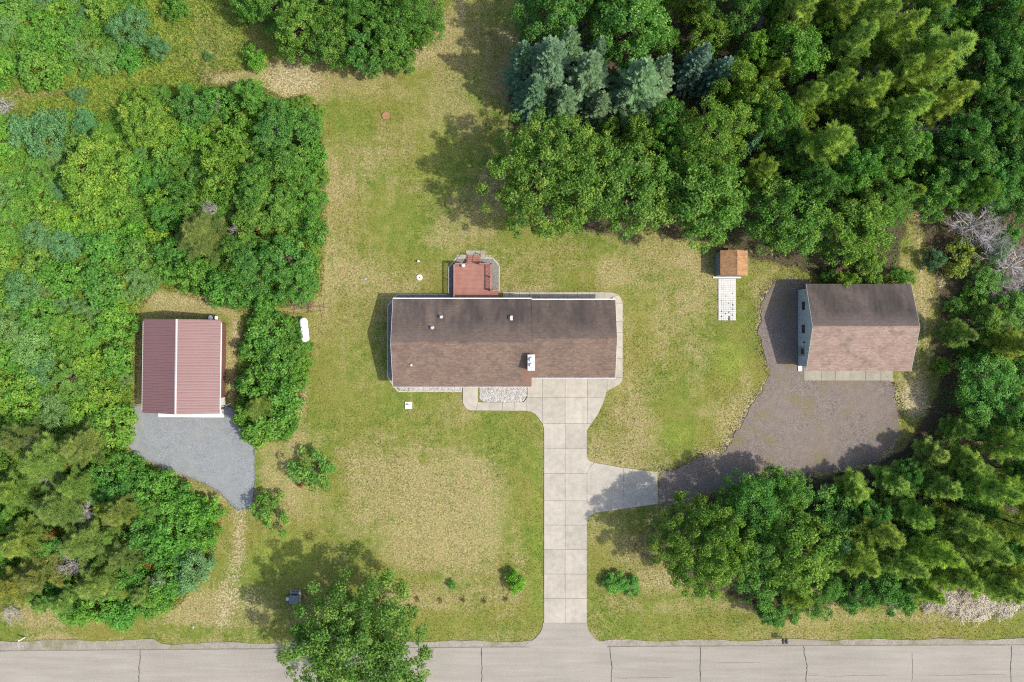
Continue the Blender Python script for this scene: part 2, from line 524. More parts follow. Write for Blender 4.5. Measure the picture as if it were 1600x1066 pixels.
BLOBS = [  # px, py, rx, ry, channel (0 straw, 1 litter, 2 lush, 3 bare, 4 green = minus straw; lush and green also paint tree shade into the lawn), strength
    (465, 125, 60, 45, 0, .95), (455, 122, 60, 36, 3, .55), (655, 85, 34, 16, 3, .38), (508, 300, 6, 90, 3, .3), (474, 620, 7, 40, 3, .35), (420, 110, 40, 20, 0, .8), (340, 120, 38, 14, 0, .9), (340, 120, 30, 8, 3, .35), (550, 130, 60, 30, 0, .4), (650, 85, 45, 25, 0, .8), (690, 60, 14, 50, 0, .7), (722, 10, 8, 40, 3, .5), (715, 60, 12, 50, 0, .5),
    (510, 330, 9, 120, 0, .7), (505, 460, 14, 60, 0, .6), (600, 240, 60, 40, 0, .2), (630, 400, 50, 40, 4, .5), (610, 330, 50, 40, 4, .2), (700, 260, 60, 70, 4, .5), (700, 370, 60, 20, 0, .4), (680, 200, 40, 40, 4, .3),  # greens inside the back oak's shadow put its shade tone into the grass
    (560, 500, 40, 60, 4, .35), (540, 600, 40, 60, 4, .3), (590, 620, 30, 30, 4, .3), (640, 650, 60, 20, 0, .1), (560, 560, 40, 90, 4, .25),
    (690, 800, 120, 85, 0, .85), (640, 860, 50, 40, 0, .8), (720, 860, 60, 60, 0, .7), (600, 725, 80, 50, 0, .6), (700, 745, 90, 50, 0, .55), (560, 780, 30, 60, 0, .5), (760, 760, 40, 60, 0, .3), (650, 935, 80, 25, 0, .7), (780, 930, 40, 20, 0, .5), (700, 700, 80, 40, 0, .15),
    (800, 690, 45, 50, 4, .5), (815, 790, 30, 60, 4, .3), (835, 850, 14, 160, 4, .95), (838, 840, 9, 150, 2, .3), (1060, 680, 40, 24, 2, .3), (720, 978, 150, 14, 4, .9), (830, 960, 25, 40, 4, .9), (640, 690, 20, 10, 4, .5), (605, 702, 18, 14, 4, .6), (663, 715, 14, 10, 4, .7),
    (470, 610, 10, 50, 0, .9), (460, 680, 20, 25, 0, .7), (440, 740, 30, 60, 0, .3), (460, 775, 14, 40, 0, .45), (500, 840, 60, 30, 4, .7), (440, 880, 75, 62, 4, 1.0), (450, 870, 60, 45, 2, .45), (530, 815, 30, 16, 4, .6), (420, 990, 40, 12, 4, .9),  # greens beside the road oak paint its cast shade into the lawn colour
    (380, 480, 40, 8, 0, .8), (300, 475, 90, 22, 0, 1.0), (240, 462, 25, 12, 3, .4), (300, 470, 50, 10, 3, .35), (365, 560, 14, 90, 0, 1.0), (360, 560, 5, 70, 3, .35), (212, 570, 8, 80, 0, .8), (470, 478, 30, 8, 3, .35), (455, 500, 18, 18, 0, .9), (430, 475, 30, 8, 0, .8),
    (285, 725, 45, 14, 0, .8), (345, 780, 20, 14, 0, .8), (375, 840, 14, 60, 0, .7), (374, 852, 11, 35, 3, .5), (360, 930, 26, 35, 3, .45), (330, 950, 60, 30, 0, .8), (300, 965, 60, 16, 0, .6), (60, 960, 60, 25, 0, .7), (390, 940, 16, 30, 3, .4), (390, 860, 12, 30, 1, .3), (465, 940, 40, 25, 1, .5), (400, 945, 25, 30, 0, .6),
    (200, 985, 300, 8, 4, .5), (850, 400, 70, 30, 0, .3), (830, 452, 30, 6, 0, .8), (945, 415, 16, 12, 3, .3), (960, 425, 28, 30, 0, .6), (1070, 405, 45, 20, 0, .8), (1065, 405, 30, 12, 3, .3), (985, 370, 20, 20, 1, .6), (1095, 440, 20, 20, 0, .5), (900, 440, 40, 14, 4, .2),
    (1030, 560, 60, 60, 4, .5), (1140, 570, 35, 45, 4, 1.0), (1140, 565, 24, 34, 2, .5), (700, 255, 55, 60, 2, .35), (745, 130, 20, 45, 2, .3), (1130, 520, 40, 30, 4, .5), (1000, 540, 18, 70, 4, .6), (1035, 500, 14, 60, 0, .5), (940, 660, 60, 50, 4, .45), (1060, 680, 45, 30, 4, .7), (960, 640, 14, 12, 0, .7), (930, 700, 10, 18, 0, .8), (1000, 722, 70, 6, 0, .6), (1110, 640, 25, 14, 0, .5), (1145, 660, 30, 40, 0, .8), (1100, 710, 40, 14, 0, .5), (1130, 600, 40, 12, 4, .6),  # lush spots at the back lawn's right side deepen tree shade by colour
    (1180, 455, 12, 40, 0, .5), (1205, 440, 14, 12, 3, .3), (1175, 520, 12, 60, 4, .6), (1165, 600, 10, 40, 0, .6),
    (1010, 850, 40, 45, 1, .45), (980, 860, 30, 30, 0, .5), (1030, 905, 50, 20, 0, .9), (1040, 910, 28, 12, 3, .35), (940, 900, 20, 60, 4, .7), (1020, 968, 140, 16, 4, .7), (1050, 950, 40, 14, 0, .5), (1170, 945, 40, 14, 0, .7), (1180, 955, 22, 8, 3, .3), (1400, 965, 120, 8, 0, .6), (1400, 985, 250, 8, 4, .5), (1520, 947, 55, 16, 3, .55),
    (1430, 610, 35, 40, 0, .9), (1430, 625, 26, 34, 3, .7), (1440, 470, 18, 60, 0, .8), (1432, 360, 10, 40, 0, .6), (1395, 410, 24, 10, 0, .8), (1330, 420, 60, 6, 0, .5), (1300, 738, 60, 6, 0, .9), (1260, 745, 60, 5, 3, .3), (1470, 440, 12, 12, 3, .5), (1480, 450, 20, 30, 1, .5), (1480, 540, 25, 70, 1, .7), (1450, 690, 30, 30, 1, .5),
    (345, 60, 50, 50, 0, .25), (300, 90, 60, 30, 0, .12), (60, 145, 60, 8, 0, .6), (70, 320, 25, 12, 1, .7), (300, 225, 25, 8, 3, .3), (20, 160, 25, 25, 0, .5), (30, 790, 30, 30, 0, .5),
]

SHOP_YARD = [(1030, 738), (1060, 735), (1095, 716), (1130, 706), (1150, 680), (1172, 640), (1190, 615), (1205, 585), (1196, 555), (1187, 520), (1188, 480), (1203, 448), (1230, 436), (1268, 440), (1268, 575),
             (1388, 590), (1396, 610), (1402, 640), (1404, 675), (1390, 702), (1360, 725), (1290, 738), (1220, 745), (1150, 757), (1080, 778), (1031, 790)]

def ground_mask(x, y):
    n1, n2, n3 = fbm(x, y, 90, 3), fbm(x, y, 36, 9), fbm(x, y, 14, 21)
    wob = (n2 - .5) * 16 + (n3 - .5) * 10
    soft = lambda poly, w: np.clip(.5 + (sdist(poly, x, y) + wob) / w, 0, 1)
    dry = np.clip(.30 + (n1 - .5) * 1.5 + (n2 - .5) * .7 + (n3 - .5) * .25, 0, 1)
    lit = np.maximum(soft(WOODS, 14), soft(NORTH, 14) * .9)
    lush = np.maximum(soft(LEFT, 12), soft(TANKBED, 10))
    bare = np.zeros_like(x)
    field = soft(FIELD, 40)
    for bx, by, rx, ry, ch, s in BLOBS:
        d = np.sqrt(((x - bx + wob * .6) / rx) ** 2 + ((y - by + wob * .5) / ry) ** 2)
        f = np.clip(1.35 - d, 0, 1); f = f * f * (3 - 2 * f) * s
        if ch == 0: dry = dry + (1 - dry) * f; lush = lush * (1 - .8 * f)
        elif ch == 1: lit = np.maximum(lit, f)
        elif ch == 2: lush = np.maximum(lush, f)
        elif ch == 3: bare = np.maximum(bare, f)
        else: dry = dry * (1 - f)
    for tx0, ty0, tx1, ty1, w, s in ((1434, 330, 1441, 470, 3.5, .55), (1441, 470, 1452, 570, 3.5, .6), (1424, 330, 1418, 400, 3, .35), (1418, 400, 1432, 480, 3, .4), (1432, 480, 1436, 600, 4, .5),
                                     (368, 500, 366, 620, 2.2, .6), (359, 500, 357, 620, 2.2, .45), (376, 790, 372, 870, 11, .42), (372, 870, 350, 970, 17, .42), (392, 920, 400, 1000, 6, .35)):
        L = np.hypot(tx1 - tx0, ty1 - ty0); t = np.clip(((x - tx0) * (tx1 - tx0) + (y - ty0) * (ty1 - ty0)) / L ** 2, 0, 1)
        d = np.hypot(x - tx0 - t * (tx1 - tx0) + wob * .25, y - ty0 - t * (ty1 - ty0))
        bare = np.maximum(bare, np.clip(1.4 - d / w, 0, 1) * s)
    ds = sdist(SHOP_YARD, x, y); bare = np.maximum(bare, np.clip(1 - np.abs(ds + (n2 - .5) * 14) / 9, 0, 1) * .62)
    lush = lush * (1 - .25 * field)
    return np.stack([dry, np.clip(lit, 0, 1), np.clip(lush, 0, 1), np.clip(bare, 0, 1)], -1)

# ------------------------------------------------------------------ ground: one sheet to the horizon
def axis(lo, hi, step):
    a = np.arange(lo, hi + 1e-6, step)
    g = [12, 30, 70, 150, 320, 700, 1500, 3000]
    return np.concatenate([[lo - q for q in g[::-1]], a, [hi + q for q in g]])
gx, gy = axis(-62, 62, .36), axis(-42, 42, .36)
X, Y = np.meshgrid(gx, gy)
px, py = X / S + CX, CY - Y / S
msk = ground_mask(px.ravel(), py.ravel())
Z = (fbm(px, py, 60, 31) - .5) * .10 + (fbm(px, py, 12, 41) - .5) * .05
Z = np.minimum(Z - .045, 0.0)                     # gentle lawn relief, always below the paving
nx, ny = len(gx), len(gy)
idx = np.arange(nx * ny).reshape(ny, nx)
quads = np.stack([idx[:-1, :-1], idx[:-1, 1:], idx[1:, 1:], idx[1:, :-1]], -1).reshape(-1)
me = np_mesh("ground", np.stack([X.ravel(), Y.ravel(), Z.ravel()], -1), quads, 4, "ground", {"mask": msk})
me.polygons.foreach_set("use_smooth", np.ones(len(me.polygons), bool))
ground = tag(link("ground", me, None), "dry green and straw coloured lawn around the house", "lawn", kind="structure")

# ------------------------------------------------------------------ road
def road_y(px):  return 1016.5 - 9.5 * (px / 1600.0) - 4.0 * math.sin(math.pi * min(1, max(0, px / 1600.0))) * .35
xs = list(range(-900, 2501, 50))
apron_in = [(847, 974), (846.5, 982), (843, 991), (836, 999), (826, 1005)]
b = MB(); top = [G(x, road_y(x)) for x in xs]; low = [(x, -48.0) for x, _ in top]
n0 = len(xs)
b.add([(x, y, .02) for x, y in top] + [(x, y, .02) for x, y in low], [(n0 + i, n0 + i + 1, i + 1, i) for i in range(n0 - 1)])
road = tag(b.build("road", "asphalt"), "pale grey asphalt road along the bottom of the picture", "road", kind="structure")
b = MB()
for i in range(n0 - 1):
    pass
sh_top = [G(x, road_y(x) - 8.5 + 1.5 * math.sin(x * .05) + random.uniform(-.8, .8) - (6 if x < 250 else 0)) for x in range(-900, 2501, 12)]
sh_low = [G(x, road_y(x) + 1.2) for x in range(-900, 2501, 12)]
k = len(sh_top)
b.add([(x, y, .008) for x, y in sh_top] + [(x, y, .008) for x, y in sh_low], [(k + i, k + i + 1, i + 1, i) for i in range(k - 1)])
tag(b.build("road_shoulder", "gravel_shoulder"), "narrow tan gravel shoulder between the road and the grass", "road shoulder", kind="structure")
# dark seam where asphalt meets shoulder
b = MB()
seam = []
for i in range(k): 
    x = -900 + 12 * i; seam.append((G(x, road_y(x) + .2), G(x, road_y(x) + 1.3 + random.uniform(-.3, .5))))
b.add([(p[0], p[1], .0245) for p, q in seam] + [(q[0], q[1], .0245) for p, q in seam],
      [(k + i, k + i + 1, i + 1, i) for i in range(k - 1) if not 818 < -900 + 12 * i < 942])
b.build("edge_seam", "joint_dirt", road)
def crack(pts, w, name="crack"):
    r = random.Random(int(pts[0][0])); fine_pts = []
    for i in range(len(pts) - 1):
        for j in range(8):
            t = j / 8
            fine_pts.append((pts[i][0] + (pts[i + 1][0] - pts[i][0]) * t + r.uniform(-.5, .5), pts[i][1] + (pts[i + 1][1] - pts[i][1]) * t))
    fine_pts.append(pts[-1])
    b = MB(); L = []
    for x, y in fine_pts:
        ww = w * r.uniform(.6, 1.25)
        L.append((G(x - ww / 2, y), G(x + ww / 2, y)))
    m = len(L)
    b.add([(p[0], p[1], .0255) for p, q in L] + [(q[0], q[1], .0255) for p, q in L], [(i, m + i, m + i + 1, i + 1) for i in range(m - 1)])
    b.build(name, "crack_black", road)
for cx, dx in ((219, -2), (752, 1), (953, 3), (1094, 0), (1256, 5), (1580, -1)):
    y0 = road_y(cx) + 1.5
    crack([(cx, y0), (cx + .5, y0 + 12), (cx + dx, y0 + 30), (cx + dx * .6, y0 + 60), (cx + dx, y0 + 120)], 1.25)
crack([(1425, 1020), (1426, 1045), (1425, 1066), (1427, 1120)], .6)
for hx0, hx1, hy in ((960, 1060, 1059), (1262, 1390, 1056), (1450, 1570, 1055), (1120, 1190, 1036)):
    rr_ = random.Random(hx0); x = hx0; line = []; yy = hy
    while x < hx1:
        ww = rr_.uniform(.08, .22); line.append((G(x, yy - ww), G(x, yy + ww))); x += rr_.uniform(3, 7); yy += rr_.uniform(-.5, .5)
    m = len(line); b = MB(); b.add([(*p, .0262) for p, q in line] + [(*q, .0262) for p, q in line], [(m + i, m + i + 1, i + 1, i) for i in range(m - 1)]); b.build("crack", "crack_black", road)
# asphalt apron between the road and the concrete drive
AP = [(848, 973.6), (848, 980), (844, 989), (837, 997), (827, 1004), (815, 1012.5), (955, 1012), (942, 1005), (931, 999), (922, 990), (918, 981), (917.5, 973.6)]
b = MB(); b.prism(gpoly(AP), -.05, .0215)
tag(b.build("drive_apron", "asphalt"), "flared grey asphalt apron joining the concrete drive to the road", "apron", kind="structure")

# ------------------------------------------------------------------ concrete drive, walks, gravel yards
GAP = .015
def paving(name, label, slabs, mat="concrete", z=.045, cat="driveway"):
    base = MB()
    for s_ in slabs:
        base.prism(shrink(gpoly(s_), .004), -.06, z - .03)
    root = base.build(name, "joint_dirt")
    tag(root, label, cat, kind="structure")
    for s_ in slabs:
        b = MB(); b.prism(shrink(gpoly(s_), GAP), -.05, z); b.build("slab", mat, root)
    return root

rows = [662, 700.5, 740, 782.6, 820.6, 858.8, 897, 935.2, 973.4]
slabs = []
xl, xm, xr = 850, 883, 917
for a, b_ in zip(rows[:-1], rows[1:]):
    L, R_ = xl, xr
    if a == 662:
        slabs.append([(848, 662), (850, 672), (850, 700.5), (xm, 700.5), (xm, 662)])
        slabs.append([(xm, 662), (xm, 700.5), (917, 700.5), (917, 673), (922, 665), (924, 662)])
    elif a == 700.5:
        slabs.append([(xl, a), (xl, b_), (xm, b_), (xm, a)]); slabs.append([(xm, a), (xm, b_), (917, b_), (918, 737), (924, 727), (929, 723), (922, 720.5), (918.5, 717.5), (917, 713), (917, a)])
    elif a == 782.6:
        slabs.append([(xl, a), (xl, b_), (xm, b_), (xm, a)]); slabs.append([(xm, a), (xm, b_), (917, b_), (918.5, 812), (922, 806.5), (929, 801.5), (917, a)])
    else:
        slabs.append([(L, a), (L, b_), (xm, b_), (xm, a)]); slabs.append([(xm, a), (xm, b_), (R_, b_), (R_, a)])
slabs += [[(847.4, 590), (847.4, 621), (883, 621), (883, 590)], [(883, 590), (883, 621), (917.7, 621), (917.7, 590)],
          [(917.7, 590), (917.7, 621), (945.5, 621), (947.5, 613), (948.6, 611), (948.6, 590)],
          [(847.4, 621), (847.4, 662), (883, 662), (883, 621)], [(883, 621), (883, 662), (917.7, 662), (917.7, 621)],
          [(917.7, 621), (917.7, 662), (924, 662), (934, 648), (942, 631), (945.5, 621)],
          [(830, 590), (830, 604), (824, 604), (824, 621), (847.4, 621), (847.4, 590)],
          [(823, 621), (823, 642), (829, 643), (836, 647), (841, 653), (847.4, 662), (847.4, 621)]]
paving("driveway", "pale concrete drive running from the road to the garage", slabs)
paving("side_apron", "concrete side apron turning right off the drive to the gravel yard",
       [[(929, 723), (924, 727), (918, 737), (917, 740), (917, 782.6), (929, 801.5), (975, 795), (974, 731)], [(974, 731), (975, 795), (1028, 787.5), (1027, 737.5)]], z=.043, cat="apron")
paving("front_walk", "pale concrete front walk wrapping around the white stone bed",
       [[(723, 600), (723, 629), (726, 635.5), (731, 640), (736, 641.3), (744, 641.3), (747, 628), (747, 600)],
        [(744, 641.5), (765.6, 641.7), (765.6, 628.5), (752, 628.5), (747, 628)],
        [(765.6, 641.7), (785.3, 641.9), (785.3, 628.5), (765.6, 628.5)], [(785.3, 641.9), (804.3, 642), (804.3, 628.5), (785.3, 628.5)],
        [(804.3, 642), (823, 642), (823, 621), (822, 624), (818, 628.5), (804.3, 628.5)]], z=.044, cat="walk")
east = []
ys = [474, 502.5, 520, 542.5, 560.5, 590]
for a, b_ in zip(ys[:-1], ys[1:]):
    east.append([(957, a), (973, a), (973, b_), (957, b_)])
east += [[(957, 474), (957, 464), (966, 461), (970.5, 466), (973, 474)], [(957, 464), (945, 470), (945, 456.7), (955, 457), (961, 458.5), (966, 461)],
         [(948.6, 590), (973, 590), (972, 596), (968, 601), (958, 606), (950, 610), (948.6, 610)]]
xw = [786, 795.8, 811.5, 827, 842, 858, 880, 902, 921.5, 945]
for a, b_ in zip(xw[:-1], xw[1:]):
    east.append([(a, 456.4), (b_, 456.6), (b_, 470), (a, 470)])
paving("house_walk", "narrow concrete walk wrapping the back and right side of the house", east, z=.042, cat="walk")
paving("workshop_apron", "weathered concrete apron along the front of the grey roofed workshop",
       [[(1256, 575), (1256, 594.5), (1283, 594.7), (1283, 575)], [(1283, 575), (1283, 594.7), (1305, 594.8), (1305, 575)], [(1305, 575), (1305, 594.8), (1328, 594.8), (1328, 575)],
        [(1328, 575), (1328, 594.8), (1352, 594.8), (1352, 575)], [(1352, 575), (1352, 594.8), (1376, 594.8), (1376, 575)], [(1376, 575), (1376, 594.8), (1395, 594.5), (1395, 575)]], "concrete_old", .05, "apron")
paving("barn_apron", "bright white concrete strip along the front of the maroon barn", [[(247.5, 630), (247.5, 652), (299, 652.3), (299, 630)], [(299, 630), (299, 652.3), (350.5, 652.6), (350.5, 630)]], "concrete_white", .05, "apron")

def yard(name, label, pp, mat, z, seed, amp=1.8):
    q = rough_poly(pp, 2.5, amp * .35, seed)
    qx, qy = np.array([p[0] for p in q]), np.array([p[1] for p in q])
    q = list(zip(qx + (fbm(qx, qy, 16, seed) - .5) * amp * 5, qy + (fbm(qx, qy, 16, seed + 50) - .5) * amp * 5))
    b = MB(); b.prism(gpoly(q), -.08, z)
    return tag(b.build(name, mat), label, "gravel yard", kind="structure")
BARN_YARD = [(207, 644), (203, 672), (200, 694), (208, 708), (224, 716), (252, 728), (285, 741), (318, 755), (346, 771), (362, 787), (372, 795), (392, 793), (396, 770), (397, 720), (397, 690), (388, 672), (378, 655), (364, 640), (352, 634), (210, 634)]
yard("gravel_yard", "blue grey gravel yard in front of the maroon barn", BARN_YARD, "gravel_blue", .018, 3)
yard("gravel_yard", "brownish gravel yard in front of the grey roofed workshop", SHOP_YARD, "gravel_brown", .016, 5, 2.6)

# planting strips round the house with pale edging
def strip(name, label, pp, mat, z, cat):
    b = MB(); b.prism(gpoly(pp), -.05, z); return tag(b.build(name, mat), label, cat, kind="structure")
strip("gravel_bed", "grey gravel strip along the left end of the house", [(606.5, 478), (622, 460.5), (640, 460.5), (640, 606), (622, 611), (606, 589)], "gravel_bed", .02, "gravel bed")
strip("gravel_bed", "grey gravel strip behind the house left of the deck", [(640, 460.5), (712, 461), (712, 480), (640, 480)], "gravel_bed", .019, "gravel bed")
strip("gravel_bed", "pale gravel strip along the front wall of the house", [(640, 598), (722, 598), (722, 611), (640, 611)], "stone_white", .02, "gravel bed")
strip("gravel_bed", "grey gravel surround on all sides of the red deck", [(701.5, 470), (701.5, 418.5), (713.5, 404), (770, 404), (779.5, 415), (779.5, 470)], "gravel_bed", .022, "gravel bed")
def edging(name, label, pp, w=.14, h=.06, mat="edging_stone"):
    root = empty(name, (*G(*pp[0]), 0))
    ox, oy = G(*pp[0])
    for a, b_ in zip(pp[:-1], pp[1:]):
        p, q = Vector(G(*a)), Vector(G(*b_)); d = (q - p); L = d.length; d.normalize(); nrm = Vector((-d.y, d.x)) * w / 2
        k = max(1, round(L / 1.0))
        for i in range(k):
            s0, s1 = p + d * (L * i / k + .012), p + d * (L * (i + 1) / k - .012)
            m = MB(); m.prism([tuple(s0 + nrm), tuple(s0 - nrm), tuple(s1 - nrm), tuple(s1 + nrm)], -.05, h)
            m.v = [(x - ox, y - oy, z) for x, y, z in m.v]
            m.build("edging_block", mat, root)
    return tag(root, label, "edging")
edging("garden_edging", "pale edging along the left end and back of the house", [(722, 611.6), (622, 611.6), (605.6, 589.5), (605.9, 478), (621.5, 459.8), (698, 460.3)])
edging("garden_edging", "pale angular edging around the red deck", [(700.9, 459), (701, 418), (713.3, 403.4), (770, 403.4), (780, 415), (780, 455)])

# stone beds: loose stones, nobody could count them
def stones(name, label, pp, n, r0, r1, mat, seed, parent=None, z=.02):
    r = np.random.default_rng(seed); q = np.array(pp, float)
    x = r.uniform(q[:, 0].min(), q[:, 0].max(), n * 3); y = r.uniform(q[:, 1].min(), q[:, 1].max(), n * 3)
    ok = sdist(pp, x, y) > .5; x, y = x[ok][:n], y[ok][:n]
    V, F = [], []
    base = np.array([(1, 0, 0), (0, 1, 0), (-1, 0, 0), (0, -1, 0), (0, 0, 1.0), (.5, .5, .75)])
    fs = [(0, 1, 4), (1, 2, 4), (2, 3, 4), (3, 0, 4)]
    b = MB()
    for i in range(len(x)):
        s = r.uniform(r0, r1); a = r.uniform(0, 6.28); c_, s_ = math.cos(a), math.sin(a); ax = r.uniform(.7, 1.4)
        gx_, gy_ = G(x[i], y[i])
        vs = []
        for j in range(5):
            u = base[j] * (s * ax, s, s * r.uniform(.5, .8)); vs.append((gx_ + u[0] * c_ - u[1] * s_, gy_ + u[0] * s_ + u[1] * c_, z + u[2]))
        b.add(vs, fs)
    return tag(b.build(name, mat), label, "stones", kind="stuff")
BED = [(749, 600), (749, 622), (754, 627), (762, 628), (814, 628), (820, 625), (823, 618), (823, 600)]
strip("stone_bed", "ground under the white stones by the front wall", BED, "stone_grey", .02, "stone bed")
stones("white_stones", "bed of loose white stones by the front wall of the house", BED, 1500, .05, .13, "stone_white", 4)
stones("white_stones", "pale pebbles in the narrow strip along the front wall", [(624, 602), (721, 602), (721, 610.5), (624, 610.5)], 900, .04, .09, "stone_white", 5)
stones("grey_stones", "grey pebbles around the red deck and behind the house", [(702.5, 464), (702.5, 419), (714, 405), (769, 405), (778.5, 415.5), (778.5, 464)], 420, .04, .08, "stone_grey", 6, z=.022)
stones("grey_stones", "grey pebbles along the left end of the house", [(607.5, 479), (622, 461.5), (700, 461.5), (700, 468), (625, 468), (618, 480), (618, 595), (607, 588)], 700, .04, .09, "stone_grey", 8)

# ------------------------------------------------------------------ buildings
def bp(b, name, mat, parent, smooth=False):
    """build a part whose shapes were given in world coordinates (unrotated roots)"""
    r = parent
    while r.parent is not None: r = r.parent
    l = r.location
    b.v = [(x - l.x, y - l.y, z - l.z) for x, y, z in b.v]
    return b.build(name, mat, parent, smooth=smooth)

def gable_x(root, x0, x1, y0, y1, ze, zr, t, front, back, trim, wall, over_x=.3, over_y=.45, rakes=(1, 1)):
    """gable roof with the ridge along x; y0 is the front (lower y) eave"""
    ym = (y0 + y1) / 2
    f = bp(MB().slab([(x0, y0, ze), (x1, y0, ze), (x1, ym, zr), (x0, ym, zr)], t), "roof_slope", front, root)
    k = bp(MB().slab([(x0, ym, zr), (x1, ym, zr), (x1, y1, ze), (x0, y1, ze)], t), "roof_slope", back, root)
    # ridge cap of overlapping shingles
    c = MB()
    n = int((x1 - x0) / .3)
    for i in range(n):
        a, b_ = x0 + (x1 - x0) * i / n, x0 + (x1 - x0) * (i + 1) / n
        c.add([(a, ym - .14, zr - .035), (b_, ym - .14, zr - .03), (b_, ym, zr + .03), (a, ym, zr + .022), (a, ym + .14, zr - .035), (b_, ym + .14, zr - .03)], [(0, 1, 2, 3), (3, 2, 5, 4)])
    bp(c, "ridge_cap", front, root)
    # walls: a shell with gables
    wx0, wx1, wy0, wy1 = x0 + over_x, x1 - over_x, y0 + over_y, y1 - over_y
    sl = (zr - ze) / (ym - y0); zw = ze + over_y * sl - t - .01
    zg = zr - t - .01
    w = MB()
    V = [(wx0, wy0, 0), (wx1, wy0, 0), (wx1, wy1, 0), (wx0, wy1, 0), (wx0, wy0, zw), (wx1, wy0, zw), (wx1, wy1, zw), (wx0, wy1, zw), (wx0, ym, zg), (wx1, ym, zg)]
    w.add(V, [(0, 1, 5, 4), (2, 3, 7, 6), (1, 2, 6, 9, 5), (3, 0, 4, 8, 7), (4, 5, 9, 8), (7, 8, 9, 6)])
    bp(w, "wall", wall, root)
    # rake and fascia boards
    for xx, on in ((x0 - .026, rakes[0]), (x1 + .002, rakes[1])):
        if not on: continue
        r = MB()
        for ya, za, yb, zb in ((y0, ze, ym, zr), (ym, zr, y1, ze)):
            r.add([(xx, ya, za - t - .03), (xx + .024, ya, za - t - .03), (xx + .024, yb, zb - t - .03), (xx, yb, zb - t - .03), (xx, ya, za + .004), (xx + .024, ya, za + .004), (xx + .024, yb, zb + .004), (xx, yb, zb + .004)],
                  [(3, 2, 1, 0), (4, 5, 6, 7), (0, 1, 5, 4), (1, 2, 6, 5), (2, 3, 7, 6), (3, 0, 4, 7)])
        bp(r, "rake_board", trim, root)
    return (wx0, wx1, wy0, wy1, zw)

def window(root, axis, at, u0, u1, z0, z1, out, frame="white_paint", panes=1):
    """a window on a wall plane: axis 'x' wall runs along x at y=at; out = +-1 outward"""
    def bx(b, a0, a1, d0, d1, c0, c1):
        d0, d1 = sorted((at + out * d0, at + out * d1))
        return b.box(a0, a1, d0, d1, c0, c1) if axis == 'x' else b.box(d0, d1, a0, a1, c0, c1)
    f = MB(); w = .07
    bx(f, u0, u1, .0, .05, z0, z0 + w); bx(f, u0, u1, .0, .05, z1 - w, z1); bx(f, u0, u0 + w, .0, .048, z0 + w, z1 - w); bx(f, u1 - w, u1, .0, .048, z0 + w, z1 - w)
    fr = bp(f, "window", frame, root)
    for i in range(panes):
        a0 = u0 + w + (u1 - u0 - 2 * w) * i / panes; a1 = u0 + w + (u1 - u0 - 2 * w) * (i + 1) / panes
        bp(bx(MB(), a0 + .01, a1 - .01, .003, .018, z0 + w, z1 - w), "pane", "glass", fr)
    return fr

# --- the house
house = tag(empty("house", (-1.0, -.2, 0)), "long ranch house with brown shingle roof and white chimney in the middle", "house")
k = S * (H - 2.75) / H
hx0, hxm, hx1 = -186 * k, 30.5 * k, 161.5 * k
wy0, wy1 = (533 - 604.3) * k, (533 - 467) * k
ey0, ey1 = (533 - 590.3) * k, (533 - 468.5) * k
w1 = gable_x(house, hx0, hxm, wy0, wy1, 2.75, 4.42, .14, "shingle_house_front", "shingle_house_back", "white_paint", "siding_house", rakes=(1, 0))
w2 = gable_x(house, hxm + .03, hx1, ey0, ey1, 2.75, 4.25, .14, "shingle_house_front", "shingle_house_back", "white_paint", "siding_house", rakes=(0, 1))
for x0, x1, y in ((hx0, hxm, wy1), (hxm + .03, hx1, ey1)):
    bp(MB().box(x0 - .02, x1, y + .005, y + .11, 2.62, 2.74), "gutter", "white_paint", house)
for x0, x1, y in ((hx0, hxm, wy0), (hxm + .03, hx1, ey0)):
    bp(MB().box(x0, x1, y - .10, y - .005, 2.60, 2.71), "gutter", "grey_metal", house)
for u in ((-11.5, -9.9), (-8.2, -6.6)):
    window(house, 'x', w1[2], u[0], u[1], .95, 2.1, -1, panes=2)
window(house, 'x', w1[2], -1.5, .9, .8, 2.1, -1, panes=3)
for u in ((-11.0, -9.8), (-8.6, -7.4), (1.0, 1.9)):
    window(house, 'x', w1[3], u[0], u[1], .95, 2.1, 1, panes=2)
d = bp(MB().box(-4.6, -3.65, w1[2] - .04, w1[2] - .002, .12, 2.12), "door", "white_paint", house)
bp(MB().cyl(-3.8, w1[2] - .07, 1.02, 1.10, .035, 8), "handle", "dark_metal", d)
d = bp(MB().box(-5.4, -3.6, w1[3] + .002, w1[3] + .04, .95, 2.4), "door", "glass", house)
for gx0 in (2.95, 6.9):
    d = bp(MB().box(gx0, gx0 + 3.4, w2[2] - .05, w2[2] - .002, .06, 2.2), "garage_door", "white_paint", house)
    for i in range(4):
        bp(MB().box(gx0 + .05, gx0 + 3.35, w2[2] - .075, w2[2] - .051, .10 + .53 * i, .59 + .53 * i), "panel", "white_paint", d)
